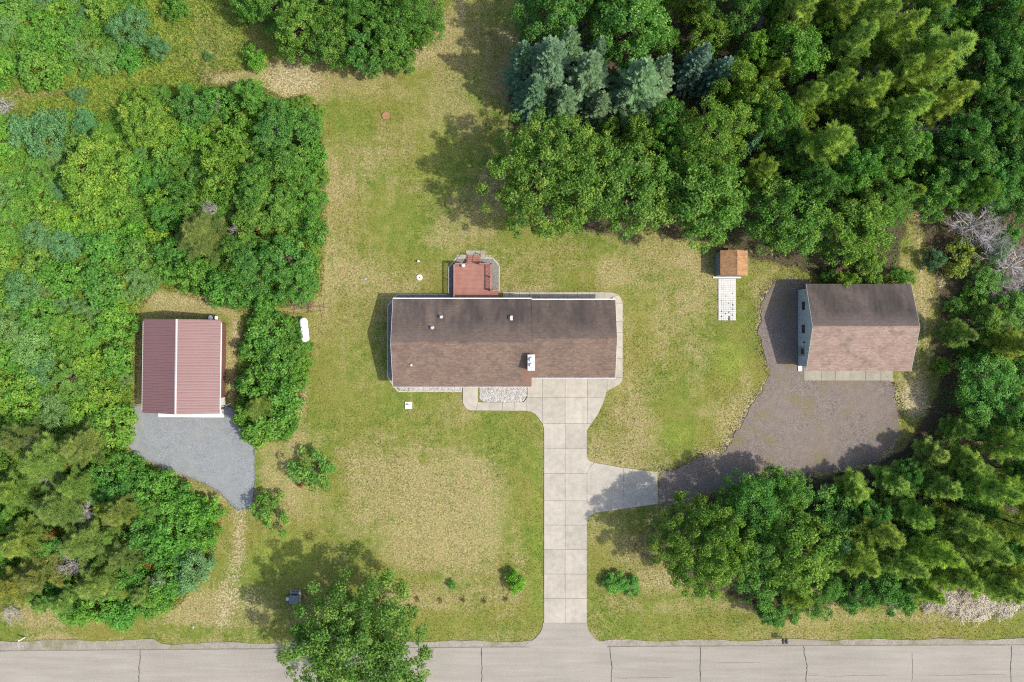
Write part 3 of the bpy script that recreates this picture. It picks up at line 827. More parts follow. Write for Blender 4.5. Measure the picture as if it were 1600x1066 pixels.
# chimney chase with two round caps
cx0, cy0 = P(825.2, 578.8, 4.9)[:2]; cx1, cy1 = P(835.2, 554.8, 4.9)[:2]
ch = bp(MB().box(cx0, cx1, cy0, cy1, 2.9, 4.75), "chimney", "white_paint", house)
bp(MB().box(cx0 - .05, cx1 + .05, cy0 - .05, cy1 + .05, 4.752, 4.82), "chimney_cap", "galvanised", ch)
for yy, r in ((cy0 + .55, .2), (cy1 - .5, .22)):
    bp(MB().cyl((cx0 + cx1) / 2, yy, 4.82, 5.0, r * .7, 16).cyl((cx0 + cx1) / 2, yy, 5.0, 5.14, r, 16, r * .8), "flue_cap", "white_paint", ch)
bp(MB().box(cx1 + .001, cx1 + .45, cy1 - .3, cy1 + .02, 3.3, 3.62), "cricket", "shingle_house_front", ch)
def roofz(y, y0, y1, ze, zr):
    ym = (y0 + y1) / 2; return ze + (zr - ze) * (1 - abs(y - ym) / (ym - y0))
def vent(px, py, kind):
    x, y, _ = P(px, py, 3.9)
    z = roofz(y, wy0, wy1, 2.75, 4.42)
    if kind == "pipe":
        v = bp(MB().cyl(x, y, z - .05, z + .40, .10, 12), "vent_pipe", "white_paint", house)
        bp(MB().cyl(x, y, z + .4, z + .52, .17, 12, .1), "vent_cap", "galvanised", v)
        bp(MB().cyl(x, y, z - .04, z + .06, .24, 12, .16), "flashing", "galvanised", v)
    elif kind == "small":
        v = bp(MB().cyl(x, y, z - .05, z + .3, .07, 10), "vent_pipe", "white_paint", house)
        bp(MB().cyl(x, y, z - .04, z + .05, .16, 12, .1), "flashing", "galvanised", v)
    else:
        v = bp(MB().box(x - .22, x + .22, y - .22, y + .22, z - .1, z + .18), "roof_vent", "dark_metal", house)
        bp(MB().box(x - .02, x + .26, y - .26, y + .26, z + .181, z + .23), "vent_cap", "galvanised", v)
vent(675.3, 512.5, "pipe"); vent(688.8, 495.5, "pipe"); vent(642, 570.5, "small"); vent(797.5, 497, "box")
# meter and cable box on the left gable
m = bp(MB().box(w1[0] - .2, w1[0] - .002, 2.1, 2.55, .8, 1.5), "meter_box", "grey_metal", house)
bp(MB().box(w1[0] - .33, w1[0] - .002, 1.3, 1.6, .2, .9), "meter_box", "dark_metal", house)

# --- deck behind the house
deck = tag(empty("deck", (*P(739, 440, .9)[:2], 0)), "red brown wooden deck with railings behind the house", "deck")
zd = .92
dx0, dy1, _ = P(709.5, 412.5, zd); dx1, _, _ = P(768.2, 412, zd); _, dy0, _ = P(709, 471, zd); dx2, dyj, _ = P(778.3, 454.5, zd)
boards = MB()
nb = int((dy1 - dy0) / .145)
for i in range(nb):
    y0 = dy0 + (dy1 - dy0) * i / nb; y1 = y0 + (dy1 - dy0) / nb - .012
    xe = dx2 if y1 < dyj else dx1
    boards.box(dx0, xe, y0, y1, zd - .035, zd + random.uniform(-.003, .003))
tag(bp(boards, "deck_boards", "deck_wood", deck), kind="stuff")
bp(MB().box(dx0 + .03, dx1 - .03, dy0, dy1 - .03, zd - .28, zd - .04), "deck_frame", "deck_rail", deck)
bp(MB().box(dx1, dx2 - .03, dy0, dyj - .03, zd - .28, zd - .042), "deck_frame", "deck_rail", deck)
for x, y in ((dx0 + .1, dy1 - .1), (dx1 - .1, dy1 - .1), (dx0 + .1, (dy0 + dy1) / 2), (dx1 - .1, (dy0 + dy1) / 2)):
    bp(MB().box(x - .06, x + .06, y - .06, y + .06, 0, zd - .28), "support_post", "deck_rail", deck)
def railing(x0, y0, x1, y1):
    L = math.hypot(x1 - x0, y1 - y0); n = max(1, round(L / 1.6)); al = abs(x1 - x0) > abs(y1 - y0)
    h = zd + .95; e = .055
    for i in range(n + 1):
        x, y = x0 + (x1 - x0) * i / n, y0 + (y1 - y0) * i / n
        bp(MB().box(x - .045, x + .045, y - .045, y + .045, zd - .2, h - .03), "rail_post", "deck_rail", deck)
    a0, a1, b0, b1 = min(x0, x1), max(x0, x1), min(y0, y1), max(y0, y1)
    r = bp(MB().box(a0 - .07, a1 + .07, b0 - .07, b1 + .07, h - .03, h + .01), "rail", "deck_rail", deck)
    bal = MB(); nbal = int(L / .14)
    for i in range(nbal):
        x, y = x0 + (x1 - x0) * (i + .5) / nbal, y0 + (y1 - y0) * (i + .5) / nbal
        bal.box(x - .018, x + .018, y - .018, y + .018, zd + .08, h - .03)
    tag(bp(bal, "balusters", "deck_rail", r), kind="stuff")
    bp(MB().box(a0 - .02, a1 + .02, b0 - .02, b1 + .02, zd + .06, zd + .10), "bottom_rail", "deck_rail", r)
sx0, sx1 = P(730, 412, zd)[0], P(750, 412, zd)[0]
railing(dx0 + .07, dy0 + .3, dx0 + .07, dy1 - .07)
railing(dx0 + .07, dy1 - .07, sx0 - .05, dy1 - .07)
railing(sx1 + .05, dy1 - .07, dx1 - .07, dy1 - .07)
railing(dx1 - .07, dyj + .05, dx1 - .07, dy1 - .07)
railing(dx1 - .07, dyj - .02, dx2 - .05, dyj - .02)
for i in range(4):
    bp(MB().box(sx0, sx1, dy1 + .27 * i + .004, dy1 + .27 * i + .26, zd - .19 * (i + 1) - .04, zd - .19 * (i + 1)), "step", "deck_wood", deck)
for sx in (sx0 - .04, sx1 + .04):
    q = MB(); q.tube((sx, dy1, zd + .92), (sx, dy1 + 1.15, .95), .035, .035, 6); bp(q, "stair_rail", "deck_rail", deck)
    bp(MB().box(sx - .04, sx + .04, dy1 + 1.1, dy1 + 1.18, 0, .98), "rail_post", "deck_rail", deck)
o = MB().cyl(0, 0, 0, .42, .17, 14, .2); o.cyl(0, 0, .42, .46, .21, 14)
tag(o.build("planter_pot", "cream_plastic", loc=(P(724.5, 415.5, zd)[0], P(724.5, 415.5, zd)[1], zd)), "small pale round pot on the deck corner by the steps", "pot")
land = []
for i in range(4):
    for j in range(2):
        land.append([(728 + 7.6 * i, 391.5 + 5.3 * j), (728 + 7.6 * (i + 1), 391.5 + 5.3 * j), (728 + 7.6 * (i + 1), 391.5 + 5.3 * (j + 1)), (728 + 7.6 * i, 391.5 + 5.3 * (j + 1))])
for i in range(2):
    land.append([(713 + 7.5 * i, 398), (713 + 7.5 * (i + 1), 398), (713 + 7.5 * (i + 1), 402.6), (713 + 7.5 * i, 402.6)]); land.append([(758.4 + 4.7 * i, 398.5), (758.4 + 4.7 * (i + 1), 398.5), (758.4 + 4.7 * (i + 1), 402.6), (758.4 + 4.7 * i, 402.6)])
root = MB().prism(gpoly([(729, 392), (758, 392), (758, 402), (729, 402)]), -.05, .02).build("paver_landing", "joint_dirt")
tag(root, "grey paver landing at the foot of the deck steps", "pavers")
for q in land:
    MB().prism(shrink(gpoly(q), .012), -.04, .05 + random.uniform(-.005, .005)).build("paver", "concrete_old", root)

# --- maroon barn with a ribbed metal roof
bx0, bx1, by0, by1 = -41.05, -32.45, -7.97, 2.36
bcx, bcy = (bx0 + bx1) / 2, (by0 + by1) / 2
barn = tag(empty("barn", (bcx, bcy, 0), math.radians(-.8)), "barn with ribbed maroon metal roof at left", "barn")
hw, hl, be, br = (bx1 - bx0) / 2, (by1 - by0) / 2, 2.9, 4.42
def ribroof(sgn):
    b = MB(); n = 35; pts = []
    pitch = 2 * hl / n
    for i in range(n):
        y = -hl + pitch * i
        pts += [(y, 0), (y + pitch * .55, 0), (y + pitch * .64, .045), (y + pitch * .90, .045)]
    pts.append((hl, 0))
    m = len(pts)
    vs = [(0 if s == 0 else sgn * hw, y, (br if s == 0 else be) + z) for s in (0, 1) for y, z in pts]
    vs += [(x, y, z - .1) for x, y, z in (vs[0], vs[m - 1], vs[m], vs[2 * m - 1])]
    fs = [(i, i + 1, m + i + 1, m + i) if sgn < 0 else (m + i, m + i + 1, i + 1, i) for i in range(m - 1)]
    b.add(vs, fs + [(2 * m, 2 * m + 1, 2 * m + 3, 2 * m + 2)])
    return b.build("roof_sheet", "barn_metal", barn)
ribroof(-1); ribroof(1)
b = MB(); b.add([(-.13, -hl - .03, br + .01), (0, -hl - .03, br + .075), (.13, -hl - .03, br + .01), (-.13, hl + .03, br + .01), (0, hl + .03, br + .075), (.13, hl + .03, br + .01)], [(0, 1, 4, 3), (1, 2, 5, 4)])
b.build("ridge_cap", "barn_trim", barn)
for s_ in (-1, 1):
    MB().box(*(sorted((s_ * (hw + .002), s_ * (hw + .09)))), -hl + .25, hl - .25, be - .13, be - .01).build("gutter", "white_paint" if s_ > 0 else "barn_trim", barn)
    for yy in (-hl - .05, hl + .003):
        r = MB(); r.add([(0, yy, br - .2), (s_ * hw, yy, be - .2), (s_ * hw, yy, be + .03), (0, yy, br + .03), (0, yy + .046, br - .2), (s_ * hw, yy + .046, be - .2), (s_ * hw, yy + .046, be + .03), (0, yy + .046, br + .03)],
                        [(0, 1, 2, 3), (7, 6, 5, 4), (3, 2, 6, 7), (1, 0, 4, 5), (2, 1, 5, 6)]); r.build("rake_trim", "barn_metal", barn)
o = .42
w = MB(); zw = be + o * (br - be) / hw - .14
w.add([(-hw + o, -hl + .3, 0), (hw - o, -hl + .3, 0), (hw - o, hl - .3, 0), (-hw + o, hl - .3, 0), (-hw + o, -hl + .3, zw), (hw - o, -hl + .3, zw), (hw - o, hl - .3, zw), (-hw + o, hl - .3, zw), (0, -hl + .3, br - .12), (0, hl - .3, br - .12)],
      [(0, 1, 5, 8, 4), (1, 2, 6, 5), (2, 3, 7, 9, 6), (3, 0, 4, 7)]); w.build("wall", "barn_wall", barn)
for u in (-3.2, .2):
    d = MB().box(u, u + 2.9, -hl + .24, -hl + .297, .06, 2.3).build("garage_door", "white_paint", barn)
    for i in range(4): MB().box(u + .05, u + 2.85, -hl + .21, -hl + .238, .1 + .55 * i, .6 + .55 * i).build("panel", "white_paint", d)
d = MB().box(hw - o + .002, hw - o + .05, -hl + .7, -hl + 1.6, .05, 2.1).build("door", "white_paint", barn)
ds = MB(); ds.tube((hw + .03, -hl + .35, be - .1), (hw - o + .1, -hl + .6, be - .5), .05, .05, 8); ds.tube((hw - o + .1, -hl + .6, be - .5), (hw - o + .1, -hl + .6, .15), .05, .05, 8); ds.tube((hw - o + .1, -hl + .6, .15), (hw - o + .7, -hl + .9, .07), .05, .05, 8)
ds.build("downspout", "white_paint", barn)
# odds and ends behind the barn
gr = tag(empty("barbecue_grill", (*G(334, 497), 0)), "small black and white cart against the back wall of the barn", "grill")
MB().box(-.42, .42, -.25, .25, .72, .98).build("fire_box", "dark_metal", gr)
MB().lathe([(.0, .98), (.26, .98), (.26, 1.08), (.16, 1.2), (0, 1.24)], 12).build("lid", "white_paint", gr)
MB().box(.44, .78, -.2, .2, .84, .88).build("side_shelf", "white_paint", gr)
for x in (-.38, .38):
    for y in (-.2, .2): MB().box(x - .025, x + .025, y - .025, y + .025, 0, .72).build("leg", "dark_metal", gr)

# --- workshop with the grey-brown shingle roof
shop = tag(empty("workshop", (38.5, 1.5, 0)), "pale sided workshop with shingle roof beside the brown gravel yard", "workshop")
ww = gable_x(shop, 32.69, 44.33, -3.34, 6.35, 3.0, 4.95, .16, "shingle_workshop_front", "shingle_workshop_back", "siding_pale", "siding_pale", .17, .5)
xw_ = ww[0]
lap = MB()
for i in range(17):
    z = .25 + i * .17
    lap.box(xw_ - .014, xw_ - .001, ww[2] + .02, ww[3] - .02, z, z + .02)
for yy, hh in ((1.5, .8), (1.5, 0)):
    pass
tag(bp(lap, "siding_laps", "siding_pale", shop), kind="stuff")
y1, y2, y3 = G(0, 479)[1], G(0, 514.5)[1], G(0, 549)[1]
window(shop, 'y', xw_, y1 - .55, y1 + .55, 1.15, 2.35, -1, "siding_pale", 1)
window(shop, 'y', xw_, y2 - .55, y2 + .55, 1.15, 2.35, -1, "siding_pale", 1)
dd = bp(MB().box(xw_ - .06, xw_ - .002, y3 - .5, y3 + .5, .1, 2.15), "door", "grey_metal", shop)
bp(MB().box(xw_ - .075, xw_ - .061, y3 - .33, y3 + .33, 1.1, 1.95), "pane", "glass", dd)
bp(MB().cyl(xw_ - .09, y3 + .4, 1.0, 1.08, .03, 8), "handle", "dark_metal", dd)
bp(MB().box(xw_ - .18, xw_ - .002, y3 + .95, y3 + 1.1, 1.95, 2.2), "wall_lamp", "dark_metal", shop)
bp(MB().box(xw_ - .03, xw_ + .4, ww[2] - .62, ww[2] - .02, 0, .12), "corner_step", "white_paint", shop)
for gx0 in (33.6, 37.0, 40.4):
    d = bp(MB().box(gx0, gx0 + 2.9, ww[2] - .05, ww[2] - .002, .07, 2.4), "garage_door", "white_paint", shop)
    for i in range(4): bp(MB().box(gx0 + .05, gx0 + 2.85, ww[2] - .075, ww[2] - .051, .12 + .57 * i, .64 + .57 * i), "panel", "white_paint", d)

# --- small shed with tan shingle roof, paver ramp
sx0, sx1 = 325.8 * .0717, 368.6 * .0717
sy0, sy1 = (533 - 431) * .0717, 10.15
shed = tag(empty("garden_shed", ((sx0 + sx1) / 2, (sy0 + sy1) / 2, 0)), "small shed with tan shingle roof at the edge of the trees", "shed")
sm, ze, zr = (sx0 + sx1) / 2 + .15, 2.15, 2.95
bp(MB().slab([(sx0, sy0, ze), (sm, sy0, zr), (sm, sy1, zr), (sx0, sy1, ze)], .08), "roof_slope", "shingle_shed", shed)
bp(MB().slab([(sm, sy0, zr), (sx1, sy0, ze), (sx1, sy1, ze), (sm, sy1, zr)], .08), "roof_slope", "shingle_shed", shed)
bp(MB().add([(sm - .1, sy0 - .01, zr - .02), (sm, sy0 - .01, zr + .025), (sm + .1, sy0 - .01, zr - .02), (sm - .1, sy1, zr - .02), (sm, sy1, zr + .025), (sm + .1, sy1, zr - .02)], [(0, 1, 4, 3), (1, 2, 5, 4)]), "ridge_cap", "shingle_shed", shed)
w = MB(); a0, a1, c0, c1 = sx0 - .02, sx1 - .25, sy0 + .12, sy1 - .12
w.add([(a0, c0, 0), (a1, c0, 0), (a1, c1, 0), (a0, c1, 0), (a0, c0, ze - .1), (a1, c0, ze - .02), (a1, c1, ze - .02), (a0, c1, ze - .1), (sm, c0, zr - .1), (sm, c1, zr - .1)], [(0, 1, 5, 8, 4), (1, 2, 6, 5), (2, 3, 7, 9, 6), (3, 0, 4, 7)])
bp(w, "wall", "siding_shed", shed)
d = bp(MB().box(sm - .75, sm + .75, c0 - .05, c0 - .003, .08, 1.9), "double_door", "siding_shed", shed)
for xx in (sm - .06, sm + .06): bp(MB().box(xx - .015, xx + .015, c0 - .09, c0 - .051, .9, 1.1), "handle", "dark_metal", d)
for i in range(8):
    bp(MB().box(a0 - .02, a0 - .001, c0 + .02 + i * (c1 - c0 - .04) / 8, c0 + i * (c1 - c0 - .04) / 8 + .05, .06, ze - .2), "batten", "siding_shed", shed)
xa, ya = G(1114, 435); xb, _ = G(1157.5, 435)
bp(MB().box(xa, xb, ya, c0 - .06, 0, .10), "sill", "white_paint", shed)
walk = MB().prism(gpoly([(1122.3, 435.4), (1150, 435.4), (1149.7, 501), (1122.8, 501)]), -.05, .02).build("paver_walk", "joint_dirt")
tag(walk, "white paver walk leading to the small shed", "paver walk")
pv = MB(); rnd = random.Random(3)
cols = [1122.4, 1127.2, 1130.6, 1134, 1137.4, 1140.8, 1144.8, 1149.8]
for j in range(19):
    y0, y1 = 435.6 + j * 3.43, 435.6 + (j + 1) * 3.43
    for i in range(7):
        if j > 16 and i == 4 and rnd.random() < .6: continue
        q = shrink(gpoly([(cols[i], y0), (cols[i + 1], y0), (cols[i + 1], y1), (cols[i], y1)]), .007 if j < 9 else .013)
        pv.prism(q, -.04, .045 + rnd.uniform(-.006, .006))
tag(pv.build("pavers", "paver_white", walk), kind="stuff")
wd = MB()
for wx_, wy_, wr in ((1127.5, 487, 1.3), (1144.6, 476.5, 2.0), (1138.5, 488, 1.6), (1133, 490, 1.2), (1144.4, 483, 1.3), (1144.2, 492.5, 1.2), (1127.4, 495, 1.5), (1138.6, 498.5, 1.4), (1138.6, 474, 1.1), (1127.3, 470, .9), (1134, 463, .8), (1144.5, 459, .9)):
    gx_, gy_ = G(wx_, wy_)
    for q in range(16):
        a = rnd.uniform(0, 6.28); L = wr * S * rnd.uniform(.5, 1.3); w_ = .02
        wd.add([(gx_ - math.sin(a) * w_, gy_ + math.cos(a) * w_, .04), (gx_ + math.sin(a) * w_, gy_ - math.cos(a) * w_, .04), (gx_ + math.cos(a) * L, gy_ + math.sin(a) * L, .05 + rnd.uniform(.03, .12))], [(0, 1, 2)])
tag(wd.build("weeds", "weed_green", walk), kind="stuff")

# ------------------------------------------------------------------ yard things
# propane tank
t = tag(empty("propane_tank", (*G(478, 516), 0), math.radians(6)), "white propane tank lying beside the bushes left of the lawn", "tank")
prof = [(0.0, -1.45)] + [(.47 * math.sin(a), -1.0 - .45 * math.cos(a)) for a in [i * math.pi / 16 for i in range(1, 9)]]
prof = prof + [(r, -z) for r, z in prof[::-1]]
m = MB().lathe(prof, 24, 'Y'); m.v = [(x, y, z + .68) for x, y, z in m.v]; m.build("tank_body", "tank_white", t, smooth=True)
MB().cyl(0, .12, 1.1, 1.3, .2, 16).build("dome_cover", "tank_white", t)
MB().cyl(-.05, .12, 1.3, 1.33, .08, 10).build("dome_latch", "grey_metal", t)
for yy in (-.8, .8):
    MB().box(-.35, .35, yy - .12, yy + .12, -.02, .26).build("saddle", "concrete_old", t)
# septic lids, well pad
t = tag(empty("septic_lid", (*G(655.5, 433.7), 0)), "round cream septic lid in the back lawn", "septic lid")
MB().lathe([(.36, -.03), (.36, .07), (.33, .10), (0, .11)], 24).build("lid_disc", "cream_plastic", t)
MB().cyl(0, 0, .112, .13, .07, 10).build("centre_plug", "dark_metal", t)
for i in range(6):
    a = i * math.pi / 3; MB().cyl(.29 * math.cos(a), .29 * math.sin(a), .09, .125, .025, 6).build("bolt", "grey_metal", t)
t = MB().lathe([(.11, -.02), (.11, .22), (.13, .23), (.13, .27), (0, .29)], 12).build("cleanout_pipe", "white_paint", loc=(*G(654.3, 408.5), 0)); tag(t, "tiny white capped pipe above the round septic lid", "pipe")
t = MB().lathe([(.16, -.02), (.16, .05), (.11, .05), (.11, .02), (0, .02)], 14).build("survey_ring", "grey_metal", loc=(*G(571.5, 436), 0)); tag(t, "small grey ring lid in the lawn left of the septic lid", "lid")
t = tag(empty("well_pad", (*G(638.5, 633.3), 0)), "square white concrete pad on the lawn below the house", "concrete pad")
MB().box(-.40, .40, -.40, .40, -.05, .08).build("pad", "concrete_white", t)
MB().cyl(.06, .03, .08, .42, .07, 12).build("well_pipe", "grey_metal", t)
MB().cyl(.06, .03, .42, .5, .1, 12).build("well_cap", "galvanised", t)
t = tag(empty("tree_stump", (*G(603, 181.5), 0)), "round tan cut stump in the back lawn", "stump")
b = MB(); b.v = []; rr = random.Random(5); pts = [(.46 * rr.uniform(.85, 1.1) * math.cos(i * .449), .46 * rr.uniform(.85, 1.1) * math.sin(i * .449)) for i in range(14)]
b.prism(pts, -.05, .10); b.build("stump_wood", "brick_soil", t)
# utility box in the shade of the oak
t = tag(empty("utility_cabinet", (*G(462, 932), 0)), "blue grey utility cabinet in the shade of the oak near the road", "utility cabinet")
MB().box(-.62, .62, -.62, .78, -.03, .10).build("pad", "concrete_old", t)
MB().box(-.42, .42, -.52, .34, .10, .95).build("cabinet_body", "blue_grey_paint", t)
MB().box(-.47, .47, -.57, .39, .95, 1.02).build("lid", "blue_grey_paint", t)
MB().box(-.4, .4, .42, .70, .10, .55).build("rear_box", "blue_grey_paint", t)
MB().box(-1.0, -.68, -.35, .0, 0, .45).build("side_pedestal", "galvanised", t)
# mailbox, marker post
def mailbox(px, py, label, body, n=1):
    t = tag(empty("mailbox", (*G(px, py), 0)), label, "mailbox")
    MB().box(-.05, .05, -.05, .05, -.02, 1.0).build("post", "white_paint", t)
    for i in range(n):
        xo = (i - (n - 1) / 2) * .38
        b = MB(); pr = [(-.13, 0), (.13, 0), (.13, .14)] + [(.13 * math.cos(a), .14 + .13 * math.sin(a)) for a in [k * math.pi / 8 for k in range(1, 8)]] + [(-.13, .14)]
        b.add([(x + xo, -.27, z + 1.0) for x, z in pr] + [(x + xo, .27, z + 1.0) for x, z in pr], [tuple(range(len(pr))), tuple(range(2 * len(pr) - 1, len(pr) - 1, -1))] + [(i2, len(pr) + i2, len(pr) + (i2 + 1) % len(pr), (i2 + 1) % len(pr)) for i2 in range(len(pr))])
        bx = b.build("box", body, t)
        MB().box(xo - .11, xo + .11, -.295, -.272, 1.02, 1.22).build("door", body, bx)
        MB().box(xo + .135, xo + .15, -.1, .02, 1.1, 1.3).build("flag", "brick_soil", bx)
    MB().box(-.36, .36, -.06, .06, .90, .985).build("arm", "white_paint", t)
    return t
mailbox(1221.5, 996.5, "pair of black mailboxes on a white post beside the road at right", "dark_metal", 2)
t = tag(empty("marker_post", (*G(38.5, 996), 0)), "white marker post at the roadside in the lower left corner", "post")
MB().box(-.07, .07, -.07, .07, -.02, 1.1).build("post", "white_paint", t)
MB().box(-.05, .05, -.09, -.071, .5, 1.0).build("plate", "grey_metal", t)
b = MB(); rr = random.Random(2)
for i in range(5):
    a = i * 1.256; b.add([(.16 * math.cos(a), .16 * math.sin(a), 0), (.16 * math.cos(a + 1.256), .16 * math.sin(a + 1.256), 0), (0, 0, .12)], [(0, 1, 2)])
tag(b.build("white_rock", "stone_white", loc=(*G(301.5, 980.5), 0)), "small white rock in the verge near the left end of the road", "rock")

# ------------------------------------------------------------------ plants: prototypes
def unit(v): return v / np.maximum(1e-9, np.linalg.norm(v, axis=-1, keepdims=True))
def sphere_dirs(n, r): return unit(r.normal(size=(n, 3)))

def cards(c, nrm, L, W, r, fold=.3, tdir=None):
    """leaf shaped quads: centre, normal, length, width -> vertex array (4 per leaf)"""
    n = len(c)
    t = sphere_dirs(n, r) if tdir is None else tdir
    t = unit(t - nrm * np.sum(t * nrm, -1, keepdims=True))
    b = np.cross(nrm, t)
    L = np.asarray(L)[:, None]; W = np.asarray(W)[:, None]
    v = np.stack([c - t * L * .5, c + b * W * .5 + t * L * .06 + nrm * W * fold, c + t * L * .5 - nrm * W * fold * .6, c - b * W * .5 + t * L * .06 + nrm * W * fold], 1)
    return v.reshape(-1, 3)

def card_mesh(name, v, tone, mat):
    n = len(v) // 4
    f = np.arange(n * 4)
    t = np.repeat(tone, 4, axis=0)
    return np_mesh(name, v, f, 4, mat, {"tone": np.concatenate([t, np.ones((len(t), 4 - t.shape[1]))], 1)})

def clump_leaves(cc, rc, per, leaf, r, up=.45, asp=.62, squash=.8):
    """leaves on the outside of clumps: returns centres, normals, sizes, clump index"""
    cnt = np.maximum(6, (per * (rc / rc.mean()) ** 2)).astype(int)
    ci = np.repeat(np.arange(len(cc)), cnt)
    d = sphere_dirs(len(ci), r)
    d[:, 2] = np.where(d[:, 2] < -.35, -d[:, 2], d[:, 2])
    rad = rc[ci] * np.clip(r.normal(.86, .2, len(ci)), .2, 1.3)
    c = cc[ci] + d * rad[:, None] * np.array([1, 1, squash])
    nrm = unit(d * .6 + np.array([0, 0, up]) + sphere_dirs(len(ci), r) * .95)
    s = leaf * r.uniform(.65, 1.35, len(ci))
    return c, nrm, s, ci

def trunk_mb(h, r0, lean=(0, 0), segs=5, seed=0):
    b = MB(); rr = random.Random(seed); p = Vector((0, 0, -.15)); pts = [(p, r0 * 1.25)]
    for i in range(1, segs + 1):
        t = i / segs; q = Vector((lean[0] * t + rr.uniform(-.08, .08), lean[1] * t + rr.uniform(-.08, .08), h * t)); pts.append((q, r0 * (1 - .72 * t)))
    for (a, ra), (c, rc_) in zip(pts[:-1], pts[1:]): b.tube(a, c, ra, rc_, 8)
    return b, pts

def gen_broad(seed, h=11.0, R=4.5, nclump=120, per=125, leaf=.26, mat="leaf_broad", vert=.47, zc=.53, low=-.8, rcl=(.15, .25), hi=.35, nlobe=15):
    r = np.random.default_rng(seed)
    # boughs first, then leaf clumps all over each bough
    d = sphere_dirs(nlobe * 4, r); d = d[d[:, 2] > low]
    pick = [0]
    for i in range(1, len(d)):
        if min(np.linalg.norm(d[i] - d[q]) for q in pick) > .42 and len(pick) < nlobe: pick.append(i)
    d = d[pick]
    lf = r.uniform(.50, .74, len(d)); lr = r.uniform(.24, .40, len(d))
    lc = d * lf[:, None]
    lc = np.concatenate([lc, [[0, 0, .25]]]); lr = np.append(lr, .5)
    li = r.choice(len(lc), nclump, p=lr ** 2 / (lr ** 2).sum())
    dd = sphere_dirs(nclump, r); dd[:, 2] = np.where(dd[:, 2] < -.5, -dd[:, 2], dd[:, 2])
    cc = lc[li] + dd * (lr[li] * r.uniform(.7, 1.12, nclump))[:, None]
    cc = cc / max(1e-6, np.percentile(np.linalg.norm(cc[:, :2], axis=1), 96)) * .93
    rho = np.linalg.norm(cc, axis=1, keepdims=True); cc = cc * np.minimum(1, .97 / np.maximum(rho, 1e-6))
    cc = cc * np.array([R, R, h * vert]) + np.array([0, 0, h * zc])
    rc = R * r.uniform(rcl[0], rcl[1], len(cc))
    c, nrm, s, ci = clump_leaves(cc, rc, per, leaf, r)
    v = cards(c, nrm, s, s * .62, r)
    kt = r.random(len(cc)); kh = (r.random(len(cc)) < .4) * r.uniform(.1, hi + .25, len(cc))
    tone = np.stack([np.clip(kt[ci] * .7 + r.normal(.15, .22, len(ci)), 0, 1), np.clip(kh[ci] + r.normal(0, .14, len(ci)), 0, 1), np.zeros(len(ci))], -1)
    crown = card_mesh("crown", v, tone, mat)
    tb, pts = trunk_mb(h * .62, .022 * h, seed=seed)
    for i in r.choice(len(cc), min(len(cc), 34), replace=False):
        a = Vector((0, 0, h * r.uniform(.28, .58))); q = Vector(cc[i]); mid = a.lerp(q, .5) + Vector((0, 0, -.25))
        tb.tube(a, mid, .007 * h, .005 * h, 5); tb.tube(mid, q, .005 * h, .002 * h, 4)
    m = tb.mesh("trunk"); m.materials.append(M["bark"])
    return crown, m

def needle_tris(p, d, L, W, r):
    """slender triangles from p along d"""
    b = unit(np.cross(d, sphere_dirs(len(p), r)))
    return np.stack([p - b * W[:, None], p + b * W[:, None], p + d * L[:, None]], 1).reshape(-1, 3)

